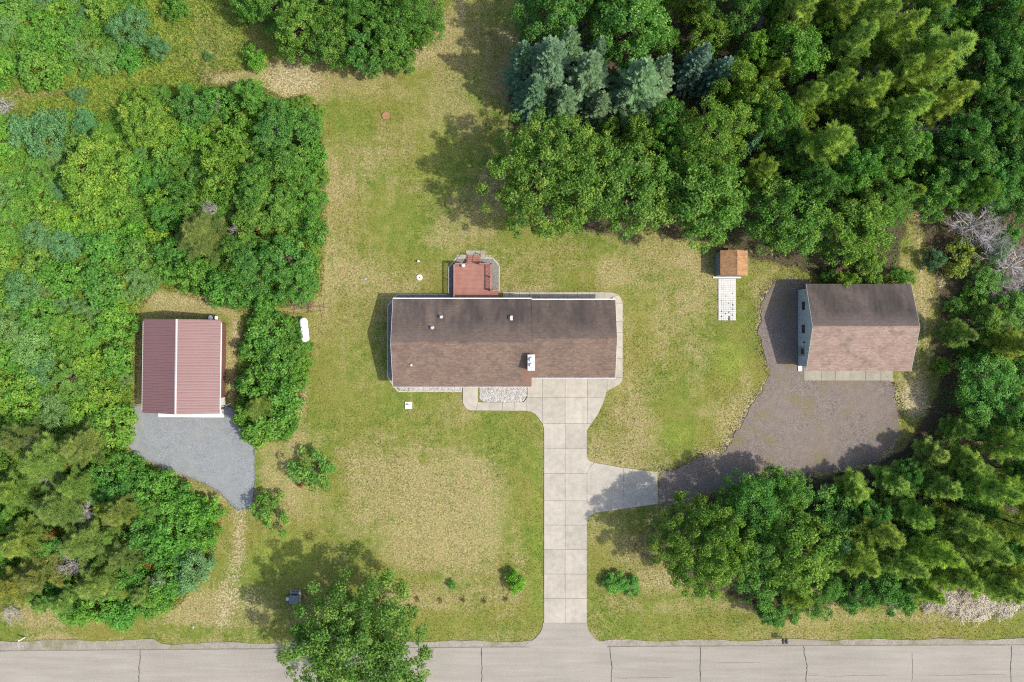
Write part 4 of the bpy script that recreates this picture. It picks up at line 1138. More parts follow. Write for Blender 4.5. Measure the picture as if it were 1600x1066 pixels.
def gen_pine(seed, h=14.0, R=3.0, base=.34, whorl=.62, per=5, mat="needle_pine", nl=.44, open_=.0):
    r = np.random.default_rng(seed)
    P0, D0, T0 = [], [], []
    tb, pts = trunk_mb(h * .97, .016 * h, lean=(r.uniform(-.5, .5), r.uniform(-.5, .5)), segs=7, seed=seed)
    def axis_at(z):
        for (a, _), (c, _) in zip(pts[:-1], pts[1:]):
            if a.z <= z <= c.z: return a.lerp(c, (z - a.z) / max(1e-6, c.z - a.z))
        return pts[-1][0]
    z = h * base
    while z < h * .97:
        t = (z / h - base) / (1 - base)
        prof = (min(1, (t + .15) / .3)) * (1 - t) ** .8 + .08
        nb = per + int(r.integers(-1, 2)); a0 = r.uniform(0, 6.28)
        for j in range(nb):
            if r.random() < open_: continue
            L = R * prof * r.uniform(.55, 1.2); az = a0 + j * 6.283 / nb + r.normal(0, .3)
            el = .1 + .75 * t + r.normal(0, .12)
            dv = np.array([math.cos(az) * math.cos(el), math.sin(az) * math.cos(el), math.sin(el)])
            o = np.array(axis_at(z + r.uniform(-.2, .2)))
            tip = o + dv * L + np.array([0, 0, .12 * L])
            tb.tube(tuple(o), tuple(o + (tip - o) * .8), .006 * L + .008, .005, 3)
            ns = max(3, int(L / .16)); tone = np.clip(r.normal(.45, .22), 0, 1); hi = max(0, r.normal(.12, .22)) + .25 * t
            side = np.array([-math.sin(az), math.cos(az), 0])
            for s in range(ns):
                u = .28 + .75 * (s + r.random()) / ns
                if r.random() < .12: continue
                w = (1.05 - u) * .55 * L * .8
                for sg in (-1, 1, 0):
                    off = side * sg * w * r.uniform(.5, 1.0)
                    q = o + (tip - o) * u + off + np.array([0, 0, r.normal(0, .06)])
                    dd = unit(dv * .8 + side * sg * .7 + np.array([0, 0, .3]))
                    P0.append(q); D0.append(dd); T0.append((tone, hi * (.5 + u * .6)))
        z += whorl * r.uniform(.7, 1.25)
    P0, D0, T0 = np.array(P0), np.array(D0), np.array(T0)
    k = 14
    Pn = np.repeat(P0, k, 0) + r.normal(0, .05, (len(P0) * k, 3)); Dn = unit(np.repeat(D0, k, 0) * .75 + sphere_dirs(len(P0) * k, r) * .8 + np.array([0, 0, .12]))
    Tn = np.repeat(T0, k, 0) + r.normal(0, .12, (len(P0) * k, 2))
    v = needle_tris(Pn, Dn, nl * r.uniform(.6, 1.2, len(Pn)), r.uniform(.020, .036, len(Pn)), r)
    tn = np.repeat(np.clip(Tn, 0, 1), 3, 0); tn = np.concatenate([tn, np.zeros((len(tn), 1)), np.ones((len(tn), 1))], 1)
    crown = np_mesh("crown", v, np.arange(len(v)), 3, mat, {"tone": tn})
    m = tb.mesh("trunk"); m.materials.append(M["bark"])
    return crown, m

def gen_spruce(seed, h=14.5, R=3.3, mat="needle_spruce"):
    r = np.random.default_rng(seed)
    C0, N0, L0, W0, TD, T0 = [], [], [], [], [], []
    tb, pts = trunk_mb(h * .98, .015 * h, segs=6, seed=seed)
    z = h * .06
    while z < h * .985:
        t = z / h; Lm = R * (1 - t) ** .85 + .12
        nb = int(6 + 5 * (1 - t)); a0 = r.uniform(0, 6.28)
        for j in range(nb):
            L = Lm * r.uniform(.6, 1.2); az = a0 + j * 6.283 / nb + r.normal(0, .15); el = -.28 + .8 * t + r.normal(0, .06)
            dv = np.array([math.cos(az) * math.cos(el), math.sin(az) * math.cos(el), math.sin(el)]); side = np.array([-math.sin(az), math.cos(az), 0]); upv = np.cross(dv, side)
            upv = -upv if upv[2] < 0 else upv
            o = np.array([0, 0, z]); tone = np.clip(r.normal(.45, .2), 0, 1)
            if L > .8: tb.tube(tuple(o), tuple(o + dv * L * .9), .01 * L + .01, .006, 4)
            s = L * .16
            while s < L:
                u = s / L; w = min(.85, .55 * L) * (1.08 - u) ** .8 + .08
                for sg in (-1, 1):
                    if r.random() < .06: continue
                    dd = unit(dv * .75 + side * sg * .72 + np.array([0, 0, -.12 + r.normal(0, .08)]))
                    ll = w * r.uniform(.75, 1.15)
                    c = o + dv * s + np.array([0, 0, .10 * u * L * .4]) + dd * ll * .5
                    C0.append(c); N0.append(unit(upv + r.normal(0, .18, 3))); L0.append(ll); W0.append(r.uniform(.09, .15)); TD.append(dd); T0.append((tone + r.normal(0, .18), max(0, r.normal(.1, .25)) + .3 * (u > .7)))
                C0.append(o + dv * s + np.array([0, 0, .10 * u * L * .4 + .03])); N0.append(unit(upv + r.normal(0, .15, 3))); L0.append(.4); W0.append(r.uniform(.12, .2)); TD.append(dv); T0.append((tone, max(0, r.normal(.2, .2)) + .3 * (u > .8)))
                s += r.uniform(.11, .19)
        z += r.uniform(.34, .56) * (1 - .35 * t)
    C0, N0, TD = np.array(C0), np.array(N0), np.array(TD)
    T = np.clip(np.array(T0), 0, 1); T = np.concatenate([T, np.zeros((len(T), 1))], 1)
    v = cards(C0, N0, L0, W0, r, .1, TD)
    crown = card_mesh("crown", v, T, mat)
    m = tb.mesh("trunk"); m.materials.append(M["bark"])
    return crown, m

def gen_shrub(seed, h=2.5, R=1.7, n=70, per=30, leaf=.20, mat="leaf_bush", asp=.6):
    r = np.random.default_rng(seed)
    d = sphere_dirs(n * 3, r); d = d[d[:, 2] > -.1][:n]
    az = np.arctan2(d[:, 1], d[:, 0]); ph = r.uniform(0, 6.28, 3)
    f = r.uniform(.55, 1.02, n) * (1 + .16 * np.sin(2 * az + ph[0]) + .12 * np.sin(3 * az + ph[1]))
    cc = d * f[:, None] * np.array([R * .85, R * .85, h * .72]) + np.array([0, 0, h * .22])
    rc = R * r.uniform(.11, .22, n)
    c, nrm, s, ci = clump_leaves(cc, rc, per, leaf, r, up=.6)
    c[:, 2] = np.maximum(c[:, 2], .05)
    v = cards(c, nrm, s, s * asp, r)
    kt = r.random(n); kh = (r.random(n) < .4) * r.uniform(.1, .6, n)
    tone = np.stack([np.clip(kt[ci] * .6 + r.normal(.2, .22, len(ci)), 0, 1), np.clip(kh[ci] + r.normal(0, .15, len(ci)), 0, 1), np.zeros(len(ci))], -1)
    crown = card_mesh("foliage", v, tone, mat)
    b = MB()
    for i in range(9):
        q = Vector(cc[i]); b.tube((r.uniform(-.15, .15), r.uniform(-.15, .15), -.1), tuple(q), .035, .012, 5)
    m = b.mesh("stems"); m.materials.append(M["bark"])
    return crown, m

def gen_dead(seed, h=7.0, R=3.2, n=13, depth=4, mat="bark_grey"):
    r = random.Random(seed); tr = MB(); tw = MB()
    tr.tube((0, 0, -.1), (0, 0, h * .4), .13, .10, 7)
    def grow(p, d, L, rad, lev):
        q = p + d * L
        tw.tube(p, q, rad, rad * .55, 4 if lev > 1 else 3)
        if lev == 0: return
        for k in range(r.choice((3, 4))):
            nd = (d + Vector((r.uniform(-1, 1), r.uniform(-1, 1), r.uniform(-.45, .8))) * .75).normalized()
            grow(p.lerp(q, r.uniform(.35, 1.0)), nd, L * r.uniform(.5, .8), rad * .52, lev - 1)
    for i in range(n):
        a = i * 6.283 / n + r.uniform(-.25, .25); el = r.uniform(.15, 1.1)
        d = Vector((math.cos(a) * math.cos(el), math.sin(a) * math.cos(el), math.sin(el)))
        grow(Vector((0, 0, h * r.uniform(.22, .42))), d, R * r.uniform(.36, .52), .06, depth)
    a = tw.mesh("branches"); a.materials.append(M[mat]); b = tr.mesh("trunk"); b.materials.append(M[mat])
    return a, b

PROTO = {
    "D": [(*gen_broad(s, 11.0, 4.5, 250, 72, .19 + .025 * (s % 3), rcl=(.075, .15), nlobe=16 + s), 11.0, 4.5) for s in (1, 2, 3, 4, 5, 8)],
    "O": [(*gen_broad(s, 12.0, 7.5, 430, 88, .24, rcl=(.05, .10), low=-.7, nlobe=30), 12.0, 7.5) for s in (6, 7)],
    "A": [(*gen_broad(s, 8.5, 3.0, 130, 64, .17 + .025 * (s % 3), rcl=(.09, .18), vert=.46, nlobe=13), 8.5, 3.0) for s in (11, 12, 13, 14, 15)],
    "P": [(*gen_pine(s, 14.0, 2.7, .20, .66, 5, open_=.12), 14.0, 3.0) for s in (21, 22, 23, 25)] + [(*gen_pine(24, 12.0, 3.2, .22, .75, 5, open_=.2), 12.0, 3.4)],
    "S": [(*gen_spruce(s), 14.5, 3.3) for s in (31, 32)],
    "B": [(*gen_shrub(s, per=46, leaf=.135 + .017 * (s % 4)), 2.5, 1.7) for s in (41, 42, 43, 44, 45, 46)],
    "W": [(*gen_shrub(s, 2.8, 1.9, 85, 60, .18, "leaf_willow", .3), 2.8, 1.9) for s in (51, 52)],
    "Y": [(*gen_shrub(s, 3.6, 2.0, 40, 48, .21, "leaf_broad", .5), 3.6, 2.0) for s in (61, 62)],
    "X": [(*gen_dead(s), 7.0, 3.2) for s in (71, 72)],
    "R": [(*gen_shrub(s, 1.6, 1.2, 22, 40, .16, "leaf_dry", .4), 1.6, 1.2) for s in (81,)],
    "F": [(*gen_shrub(s, .7, 1.2, 60, 16, .15, "leaf_pale", .22), .7, 1.2) for s in (91, 92)],
}
KIND = {
    "O": ("broadleaf_tree", "tree", "big round oak", "crown", "trunk", .56),  # object name, category, look used in labels, crown part, stem part, height of the crown's middle, vertical relation
    "D": ("broadleaf_tree", "tree", "round leafy tree", "crown", "trunk", .56), "A": ("broadleaf_tree", "tree", "small leafy tree", "crown", "trunk", .56),
    "P": ("pine_tree", "pine", "olive green pine", "crown", "trunk", .62), "S": ("spruce_tree", "spruce", "blue green spruce", "crown", "trunk", .42),
    "B": ("shrub", "shrub", "leafy green shrub", "foliage", "stems", .45), "W": ("willow_shrub", "shrub", "grey green willow shrub", "foliage", "stems", .45),
    "Y": ("young_tree", "tree", "young bushy tree", "foliage", "stems", .45), "X": ("dead_tree", "dead tree", "bare grey dead tree", "branches", "trunk", .5),
    "R": ("withered_shrub", "shrub", "withered brown shrub", "foliage", "stems", .45), "F": ("dry_brush", "brush", "pale dry brush clump", "foliage", "stems", .4),
}
T = []     # kind, px, py, radius px, height m, tint, label
def add(kind, px, py, r, h, tint=(1, 1, 1), label=None): T.append((kind, px, py, r, h, tint, label))
YG, DG, BG, BR, LG = (1.18, 1.06, .8), (.78, .88, .9), (.8, 1.0, 1.25), (1.2, 1.15, .95), (1.38, 1.25, 1.0)

# -- trees along the right of the back lawn
add("O", 850, 273, 105, 13.5, (1.05, 1.0, .85), "largest round oak on the right edge of the back lawn")
add("D", 985, 298, 76, 12.0, (1.0, 1.0, .85), "round oak behind the house between the largest oak and the shed trees")
add("D", 1105, 322, 78, 12.0, (.95, 1.02, .8), "leafy tree overhanging the roof of the small tan shed")
add("A", 935, 245, 42, 9.5, (1.05, 1.0, .85))
add("D", 1110, 215, 62, 13.0, (1.15, 1.08, .8))
add("A", 1140, 128, 38, 11.0, (1.2, 1.1, .8))
add("S", 858, 112, 60, 15.5, (1, 1, 1), "tall blue spruce at the top of the back lawn, left of three")
add("S", 915, 128, 54, 14.5, (1.05, 1.02, .92), "blue spruce just right of the tallest spruce")
add("S", 818, 105, 38, 13.0, (.85, .95, .95))
add("S", 992, 140, 60, 15.0, (1.1, 1.15, .95), "bright blue spruce standing alone behind the round oaks")
add("S", 1085, 105, 34, 12.0, (.85, .9, 1.15), "dark blue spruce in the gap right of the bright spruce")
add("S", 1118, 122, 34, 11.0, (.8, .9, 1.15))
add("S", 838, 150, 40, 11.0, (.9, 1, .95)); add("S", 885, 88, 40, 14.0, (1.05, 1.1, .9)); add("S", 880, 165, 40, 11.0, (1.0, 1, .9)); add("S", 930, 95, 32, 12.0, (1, 1, 1)); add("S", 935, 170, 34, 10.0, (1.05, .95, .85)); add("S", 1025, 125, 36, 13.0, (1.05, 1.0, .9)); add("S", 968, 165, 34, 10, (1, 1, .9))
add("S", 1168, 228, 20, 9.0, (.9, 1.1, 1.0))
add("D", 862, 25, 60, 13.5, (.78, .95, 1.0)); add("D", 985, 45, 66, 14.0, (.85, 1.05, 1.0), "large leafy tree at the top of the picture above the spruces"); add("D", 925, -10, 50, 13, (.8, .95, .95))
add("A", 945, 72, 26, 7.0, (.8, .95, .85)); add("A", 1098, 8, 36, 11, DG); add("P", 1088, 0, 30, 12, (1.05, 1, .8)); add("A", 1160, 20, 40, 11, DG)
add("D", 1230, 335, 66, 11.5, (.95, 1.03, .9), "leafy tree between the tan shed and the grey workshop")
add("D", 1325, 362, 62, 11.0, (1.1, 1.05, .8), "yellow green leafy tree right behind the grey workshop roof")
add("D", 1380, 318, 46, 9, (.95, 1.05, .95)); add("D", 1275, 290, 45, 12, DG); add("A", 1350, 410, 28, 6, YG)
add("A", 1238, 85, 52, 12.5, (.9, 1.05, .8)); add("D", 1395, 235, 48, 12, (.95, 1.08, 1.0)); add("D", 1462, 295, 48, 9, (.85, 1.0, .9)); add("A", 1180, 160, 40, 12, YG); add("D", 1205, 190, 48, 12, (.8, .95, .8))
for x, y, r, h in ((1285, 225, 55, 15), (1395, 60, 50, 15.5), (1470, 85, 62, 16.5), (1435, 120, 50, 16), (1350, 150, 45, 15), (1330, 75, 42, 15), (1410, 175, 48, 14.5), (1470, 160, 42, 14), (1300, 140, 42, 14), (1250, 15, 42, 15), (1370, 15, 45, 16), (1315, 20, 38, 15), (1465, 5, 34, 15), (1260, 160, 36, 13), (1400, 120, 40, 15), (1590, 262, 32, 12)):
    add("P", x, y, r, h, (random.uniform(1.1, 1.35), random.uniform(1.22, 1.4), random.uniform(1.0, 1.35)))
for x, y, r, h in ((1540, 110, 48, 12), (1575, 60, 50, 13), (1590, 130, 42, 12), (1550, 190, 45, 12), (1500, 210, 42, 12), (1540, 20, 42, 12), (1500, 255, 45, 11), (1570, 240, 48, 11), (1560, 298, 40, 8), (1597, 325, 40, 7), (1545, 265, 40, 10), (1440, 40, 40, 11), (1510, 150, 36, 11)):
    add("D" if r > 44 else "A", x, y, r, h, (random.uniform(.65, .85), random.uniform(.85, 1.0), random.uniform(.9, 1.15)))
add("X", 1440, 215, 36, 11, (1, 1, 1), "bare grey dead tree among the pines of the upper right wood")
add("X", 1524, 352, 56, 7.5, (1, 1, 1), "large bare grey dead tree right of the path"); add("X", 1588, 415, 54, 7.0, (1, 1, 1), "bare grey dead tree on the right edge below the large one")
add("X", 1550, 372, 40, 6.0, (1, 1, 1), "bare grey dead tree between the two largest dead trees at right"); add("X", 1572, 446, 34, 5.0, (1, 1, 1), "lowest bare grey dead tree on the right edge")
add("X", 1330, 225, 24, 9); add("X", 1175, 40, 30, 9); add("X", 1590, 215, 26, 9); add("X", 1355, 120, 30, 12)
add("Y", 1500, 400, 34, 4, (1.3, .95, .7), "rust tinted bush below the large bare dead tree"); add("W", 1462, 405, 20, 3, (.75, .85, 1.0)); add("A", 1545, 440, 34, 3.5, (.85, 1, .9)); add("A", 1585, 490, 36, 5, (.9, 1, .9)); add("A", 1545, 510, 32, 5, (1.1, 1.05, .8)); add("P", 1585, 540, 38, 10, YG)
add("B", 1525, 470, 28, 2.5, (.9, 1.05, .8)); add("P", 1500, 520, 28, 8, DG); add("B", 1572, 372, 24, 3, (.8, 1.0, 1.0)); add("W", 1555, 395, 26, 4, (.9, 1.0, 1.0))
add("D", 1545, 600, 55, 7.0, (.85, 1.1, 1.05), "bright blue green leafy tree by the right edge below the dead trees"); add("A", 1525, 645, 42, 6, (.9, 1.1, .95)); add("A", 1590, 570, 36, 6, (.8, 1, .9)); add("D", 1585, 650, 45, 8, (.75, .95, .9))
add("B", 1472, 575, 17, 2.4, (1.25, 1.2, .8), "single bright green shrub right of the workshop corner"); add("B", 1495, 480, 20, 2.5, DG)
add("B", 1320, 440, 23, 3.4, (1.2, 1.1, .8), "leftmost shrub brushing the back eave of the workshop"); add("B", 1362, 430, 20, 3.0, (1, 1, .95), "middle shrub behind the back eave of the workshop"); add("B", 1408, 434, 20, 2.8, (.85, 1, .9), "rightmost shrub behind the back eave of the workshop"); add("B", 1295, 430, 14, 2.4, DG)
# -- lower right wood
add("O", 1096, 850, 81, 12.0, (1.12, 1.05, .85), "leftmost round tree of the lower right wood, beside the side apron")
add("D", 1175, 790, 56, 9.0, (.75, 1.0, .9), "dark leafy tree at the top of the lower right wood by the gravel"); add("D", 1225, 770, 46, 7.5, (.9, 1.05, .85)); add("D", 1245, 860, 66, 12.0, (1.1, 1.06, .8), "large yellow green round tree right of the leftmost one in the lower wood")
add("A", 1185, 855, 45, 10, DG); add("A", 1190, 910, 42, 7, (.8, 1.0, .85)); add("P", 1245, 930, 36, 8, (.95, 1.05, .8)); add("A", 1205, 958, 26, 4.5, (.75, .95, .9)); add("A", 1270, 945, 30, 5, (.9, 1.0, .9)); add("Y", 1230, 960, 26, 3, (.9, 1, .8)); add("A", 1295, 800, 42, 6.5, (.9, 1.05, 1.0)); add("W", 1310, 845, 40, 8, (.85, 1.0, .95))
for x, y, r, h in ((1335, 770, 36, 6), (1400, 750, 38, 6), (1462, 712, 34, 6), (1345, 870, 40, 12), (1375, 830, 40, 12), (1410, 880, 40, 12), (1430, 800, 38, 9), (1470, 760, 40, 9), (1455, 860, 42, 12.5), (1500, 820, 42, 13), (1510, 720, 36, 8), (1550, 760, 40, 13), (1590, 700, 36, 12), (1540, 850, 42, 13), (1590, 820, 42, 13), (1500, 900, 38, 11), (1560, 910, 40, 12), (1450, 925, 30, 8), (1590, 900, 34, 11), (1590, 770, 34, 12), (1500, 672, 28, 6)):
    add("P", x, y, r, h, (random.uniform(1.02, 1.28), random.uniform(1.18, 1.35), random.uniform(1.0, 1.3)))
for x, y, r in ((1370, 915, 34), (1335, 925, 30), (1395, 935, 28), (1420, 740, 24), (1440, 835, 26), (1530, 800, 26), (1355, 800, 30), (1500, 770, 26), (1570, 860, 26)):
    add("A", x, y, r, 7, (.75, 1.0, 1.05))
for x, y in ((1480, 935), (1505, 940), (1525, 948), (1545, 938), (1560, 948), (1495, 952), (1535, 935), (1575, 942), (1450, 950), (1515, 930), (1395, 948), (1590, 935), (1485, 945), (1540, 950), (1510, 955), (1555, 935), (1470, 945), (1530, 958), (1570, 955)):
    add("F", x, y, random.uniform(12, 24), .45, (1.3, 1.28, 1.25))
# -- clump at the top of the back lawn
for x, y, r, h, t in ((470, 45, 46, 9, (1.05, 1.05, .85)), (520, 55, 45, 9, (1, 1.02, .85)), (572, 82, 36, 8, (.8, 1, 1)), (610, 55, 42, 9, (.9, 1, .85)), (655, 22, 44, 9.5, (.9, 1.05, .85)), (430, 12, 38, 8, (.95, 1.05, .9)), (560, 20, 42, 9, (.8, .95, .85)), (500, -5, 42, 9, (.95, 1, .85)), (388, -5, 34, 7, (.9, 1.05, .9)), (630, 85, 28, 6, (.9, 1.05, .9)), (540, 88, 26, 6, (.95, 1, .9)), (600, 0, 40, 9, (.85, 1, .85)), (450, 70, 24, 6, (1.1, 1.05, .85))):
    add("D" if r > 41 else "A", x, y, r, h, t)
# -- oak by the road and small plants on the front lawn
add("O", 553, 1002, 124, 12.5, (.95, .95, .88), "big oak overhanging the road at the bottom of the picture")
add("Y", 490, 735, 40, 3.6, (.95, 1.05, .9), "young bushy tree on the lawn edge below the propane tank"); add("Y", 424, 800, 36, 3.6, (1.0, 1.05, .85), "young bushy tree beside the end of the blue grey gravel")
add("B", 806, 910, 19, 2.0, (1.15, 1.3, .7), "bright green shrub on the front lawn left of the drive"); add("B", 706, 914, 8, 1.0, (.8, 1.15, 1.0), "tiny green sapling on the dry front lawn"); add("B", 962, 910, 22, 1.7, (.75, 1.1, .9), "dark green shrub right of the drive near the road"); add("B", 986, 917, 18, 1.2, (.7, 1.0, .95), "lower green shrub leaning on the dark shrub right of the drive")
add("R", 470, 755, 9, 1.0, (.8, .4, .5), "dark red withered shrub at the foot of the young tree"); add("R", 432, 622, 14, 1.8, (1, .8, .7), "rust brown withered shrub in the bushes below the propane tank")
for i, x in enumerate((652, 688, 724, 757, 790)):
    add("R", x, 937 + (i % 2) * 2, 5.0, .35, (.6, .6, .55), ["first", "second", "third", "fourth", "fifth"][i] + " from left of the small withered clumps in a row on the front lawn")
# -- around the propane tank
for x, y, r, h, t in ((440, 620, 42, 4.5, (.85, 1.05, .9)), (400, 600, 36, 4.5, (.9, 1.0, .85)), (415, 660, 40, 4.2, (1.0, 1.08, .85)), (434, 562, 34, 3.4, (.85, 1.05, .9)), (456, 572, 20, 2.2, (.9, 1.05, .85)), (420, 520, 36, 3.2, (.8, 1.0, .9)), (440, 532, 20, 2.3, (.85, 1, .85)), (395, 545, 26, 3.0, (.85, 1, .9)), (385, 640, 26, 4, (1, 1.05, .8)), (450, 660, 24, 3, (.9, 1.05, .85)), (408, 500, 22, 2.4, (.85, 1.05, .85)), (405, 682, 18, 2, (1.1, 1.1, .8)), (465, 590, 20, 2.4, (.95, 1.1, .8))):
    add("B", x, y, r, h, t)
add("P", 405, 640, 30, 6.0, (.8, .85, .8))
# -- thicket behind the barn
add("P", 312, 368, 52, 7.0, (.72, .70, .78), "wide grey green pine in the thicket behind the barn")
for x, y, r, h, t in ((300, 165, 34, 5, (.75, .95, .95)), (345, 160, 30, 4.5, (.85, 1.05, .95)), (395, 150, 30, 5, (.9, 1.1, .85)), (430, 200, 42, 6, (.72, .92, .95)), (470, 200, 34, 5, (.8, 1.0, .9)), (450, 260, 40, 6, (.9, 1.0, .8)), (490, 240, 26, 4, (.9, 1.1, .9)), (480, 300, 34, 5, (.9, 1.08, .8)), (490, 360, 28, 4, (.75, 1, .9)), (440, 320, 38, 5, (1.0, 1.05, .8)), (410, 270, 34, 5, (.95, 1.1, .85)), (450, 400, 42, 6, (.75, .98, .9)), (400, 420, 40, 5.5, (.72, .95, .9)), (460, 445, 36, 5, (.8, 1.02, .9)), (395, 350, 36, 5, (1.0, 1.0, .75)), (375, 385, 30, 5, (.85, .95, .8)), (345, 450, 34, 4, (.75, 1.0, .9)), (300, 430, 30, 4, (.9, 1.05, .85)), (375, 460, 28, 4, (.75, 1, .9)), (415, 470, 26, 3, (.8, 1.05, .9)), (370, 210, 32, 4, (1.1, 1.1, .8)), (345, 290, 32, 4.5, (1.1, 1.12, .85)), (340, 250, 30, 4.5, (1.2, 1.15, .8)), (255, 310, 26, 4, (1.0, 1.1, .8)), (395, 310, 30, 5, (.85, 1.0, .8)), (280, 300, 24, 4.5, (.7, .9, .85)), (260, 340, 26, 4, (.7, .95, .9)), (270, 390, 28, 4, (.75, .98, .9)), (215, 360, 22, 2.5, (1.05, 1.35, .8)), (480, 410, 22, 3, (.75, 1, .9))):
    add("A" if h >= 5 else "B", x, y, r, h, t)
add("D", 145, 265, 58, 6.5, (1.4, 1.25, .85), "broad bright yellow green tree in the overgrown field at left")
add("D", 230, 190, 46, 5.5, (1.45, 1.25, .85), "bright yellow green tree at the upper end of the thicket")
add("W", 62, 210, 48, 4.0, (.95, 1.1, 1.05)); add("W", 205, 42, 38, 4.2, (.85, 1, .95), "large grey green willow shrub in the upper left field"); add("W", 248, 76, 20, 2.6, (.85, 1.05, 1.0), "small willow shrub just below the large willow shrub"); add("B", 272, 12, 20, 3, (.85, 1.02, .9)); add("B", 401, 92, 22, 2.6, (1.0, 1.2, .8), "round green shrub alone at the top corner of the lawn"); add("W", 122, 148, 15, 1.4, (.85, 1, 1.0), "small willow shrub alone on the grassy strip at upper left"); add("W", 325, 88, 9, .9, (.9, 1, .9))
add("X", 8, 165, 22, 3.0, (1, 1, 1), "pale fallen dead branches on the left edge of the picture"); add("X", 80, 740, 34, 5); add("X", 130, 800, 30, 5); add("X", 110, 880, 30, 5.5); add("X", 20, 960, 24, 3.0); add("X", 340, 165, 16, 4)
add("X", 55, 690, 26, 5); add("X", 250, 905, 18, 4); add("X", 370, 360, 16, 5.5); add("X", 328, 325, 14, 7.5)
# -- lower left wood
for x, y, r, h in ((70, 720, 52, 7), (30, 690, 40, 7), (120, 700, 40, 7), (85, 790, 46, 7.5), (30, 850, 44, 7.5), (130, 850, 44, 7), (60, 900, 42, 7), (150, 915, 42, 6), (180, 800, 36, 6.5), (15, 770, 40, 7), (110, 760, 36, 7), (190, 870, 34, 5.5), (100, 940, 34, 5), (10, 920, 36, 7), (220, 930, 30, 4.5)):
    add("P", x, y, r, h, (random.uniform(.72, .98), random.uniform(.75, .98), random.uniform(.75, 1.0)))
for x, y, r, h, t in ((150, 945, 40, 3.2, (.95, 1.1, .75)), (190, 960, 34, 2.6, (.8, 1.1, .9)), (120, 960, 30, 2.6, (.9, 1.1, .85)), (240, 940, 36, 3, (.85, 1.02, .8)), (260, 905, 32, 3, (.8, 1.05, .85)), (225, 840, 36, 4, (.7, .95, .95)), (270, 830, 40, 4, (.8, 1.08, .8)), (310, 800, 34, 3.4, (.9, 1.15, .75)), (320, 840, 28, 3, (.9, 1.12, .8)), (280, 780, 36, 3.4, (.8, 1.05, .8)), (240, 760, 34, 3.4, (.85, 1.05, .85)), (200, 730, 30, 3.2, (.8, 1.02, .9)), (180, 770, 28, 3, (.7, .98, 1.0)), (215, 785, 28, 3, (.85, 1.05, 1.0)), (255, 860, 28, 3, (.75, 1, .9)), (205, 900, 30, 3, (.75, 1, .85)), (155, 740, 26, 3.4, (.75, 1, 1.0)), (85, 925, 16, 3, (.6, 1.0, 1.1))):
    add("B", x, y, r, h, t)
add("W", 300, 890, 38, 3, (1.05, 1.1, 1.05), "silvery green willow shrub at the edge of the lower left wood")
add("R", 235, 880, 12, 2.2, (1.1, .75, .6), "rust brown withered bush in the lower left wood"); add("R", 90, 832, 9, 4, (1.3, .8, .6)); add("R", 112, 720, 9, 4, (1.2, .9, .7)); add("R", 410, 358, 12, 4.4, (1.2, .9, .8))
OCC = [(t[1], t[2], t[3]) for t in T]
NO_GO = [BARN_YARD, SHOP_YARD, [(205, 480), (382, 480), (382, 700), (205, 700)], [(1180, 430), (1460, 430), (1460, 720), (1180, 720)]]
def pdist(poly, x, y):
    best, ins = 1e18, False; j = len(poly) - 1
    for i in range(len(poly)):
        ax, ay = poly[j]; bx_, by_ = poly[i]; ex, ey = bx_ - ax, by_ - ay
        t = max(0., min(1., ((x - ax) * ex + (y - ay) * ey) / max(1e-9, ex * ex + ey * ey)))
        best = min(best, (x - ax - ex * t) ** 2 + (y - ay - ey * t) ** 2)
        if (ay > y) != (by_ > y) and x < ex * (y - ay) / (by_ - ay) + ax: ins = not ins
        j = i
    return math.sqrt(best) * (1 if ins else -1)
def fill(poly, rmin, rmax, kinds, tints, n, hk, seed, keep=.62, margin=.35):
    r = random.Random(seed); xs_, ys_ = [p[0] for p in poly], [p[1] for p in poly]; tries = 0; got = 0
    while got < n and tries < n * 60:
        tries += 1
        x, y, rad = r.uniform(min(xs_), max(xs_)), r.uniform(min(ys_), max(ys_)), r.uniform(rmin, rmax)
        if any((x - a) * (x - a) + (y - b) * (y - b) < ((rad + c) * keep) ** 2 for a, b, c in OCC): continue
        if pdist(poly, x, y) < rad * margin: continue
        if any(pdist(q, x, y) > -rad * .6 for q in NO_GO): continue
        kd = r.choice(kinds); hh = rad * hk * r.uniform(.8, 1.25)
        t = r.choice(tints); t = tuple(max(.5, v * r.uniform(.92, 1.08)) for v in t)
        add(kd, x, y, rad, hh, t); OCC.append((x, y, rad)); got += 1
LT = [(1.15, 1.15, .8), (.95, 1.1, .85), (.85, 1.05, .95), (1.3, 1.2, .8), (1.0, 1.12, .9)]
fill([(-60, 170), (215, 175), (240, 330), (235, 440), (215, 480), (205, 700), (-60, 700)], 26, 46, "BBBBWA", LT, 60, .062, 1)
fill([(-60, 170), (215, 175), (240, 330), (235, 440), (215, 480), (205, 700), (-60, 700)], 15, 27, "BBBW", LT, 70, .065, 2, .58)
fill([(-60, -60), (215, -60), (225, 100), (100, 120), (-60, 130)], 22, 42, "BBBW", LT, 34, .07, 3)
fill([(-60, -60), (215, -60), (225, 100), (100, 120), (-60, 130)], 12, 22, "BBBW", LT, 34, .07, 4, .58)
fill([(190, 140), (500, 150), (508, 340), (495, 465), (240, 440), (225, 330)], 16, 30, "BBBBA", LT, 50, .10, 5, .56)
fill([(390, 490), (470, 495), (485, 545), (450, 690), (370, 640)], 12, 20, "B", LT[:3], 12, .09, 6, .5)
fill([(-60, 690), (200, 700), (330, 790), (330, 840), (300, 920), (110, 960), (-60, 940)], 16, 34, "BBPA", [(1, 1.1, .8), (.8, 1.02, .95), (1.1, 1.1, .8)], 44, .12, 7, .56)
RT = [(.8, .98, .85), (.75, .95, 1.0), (.95, 1.05, .8), (1.1, 1.08, .8)]
fill([(1140, -60), (1640, -60), (1640, 320), (1450, 330), (1160, 300)], 26, 42, "DAPPP", RT, 40, .30, 8, .55)
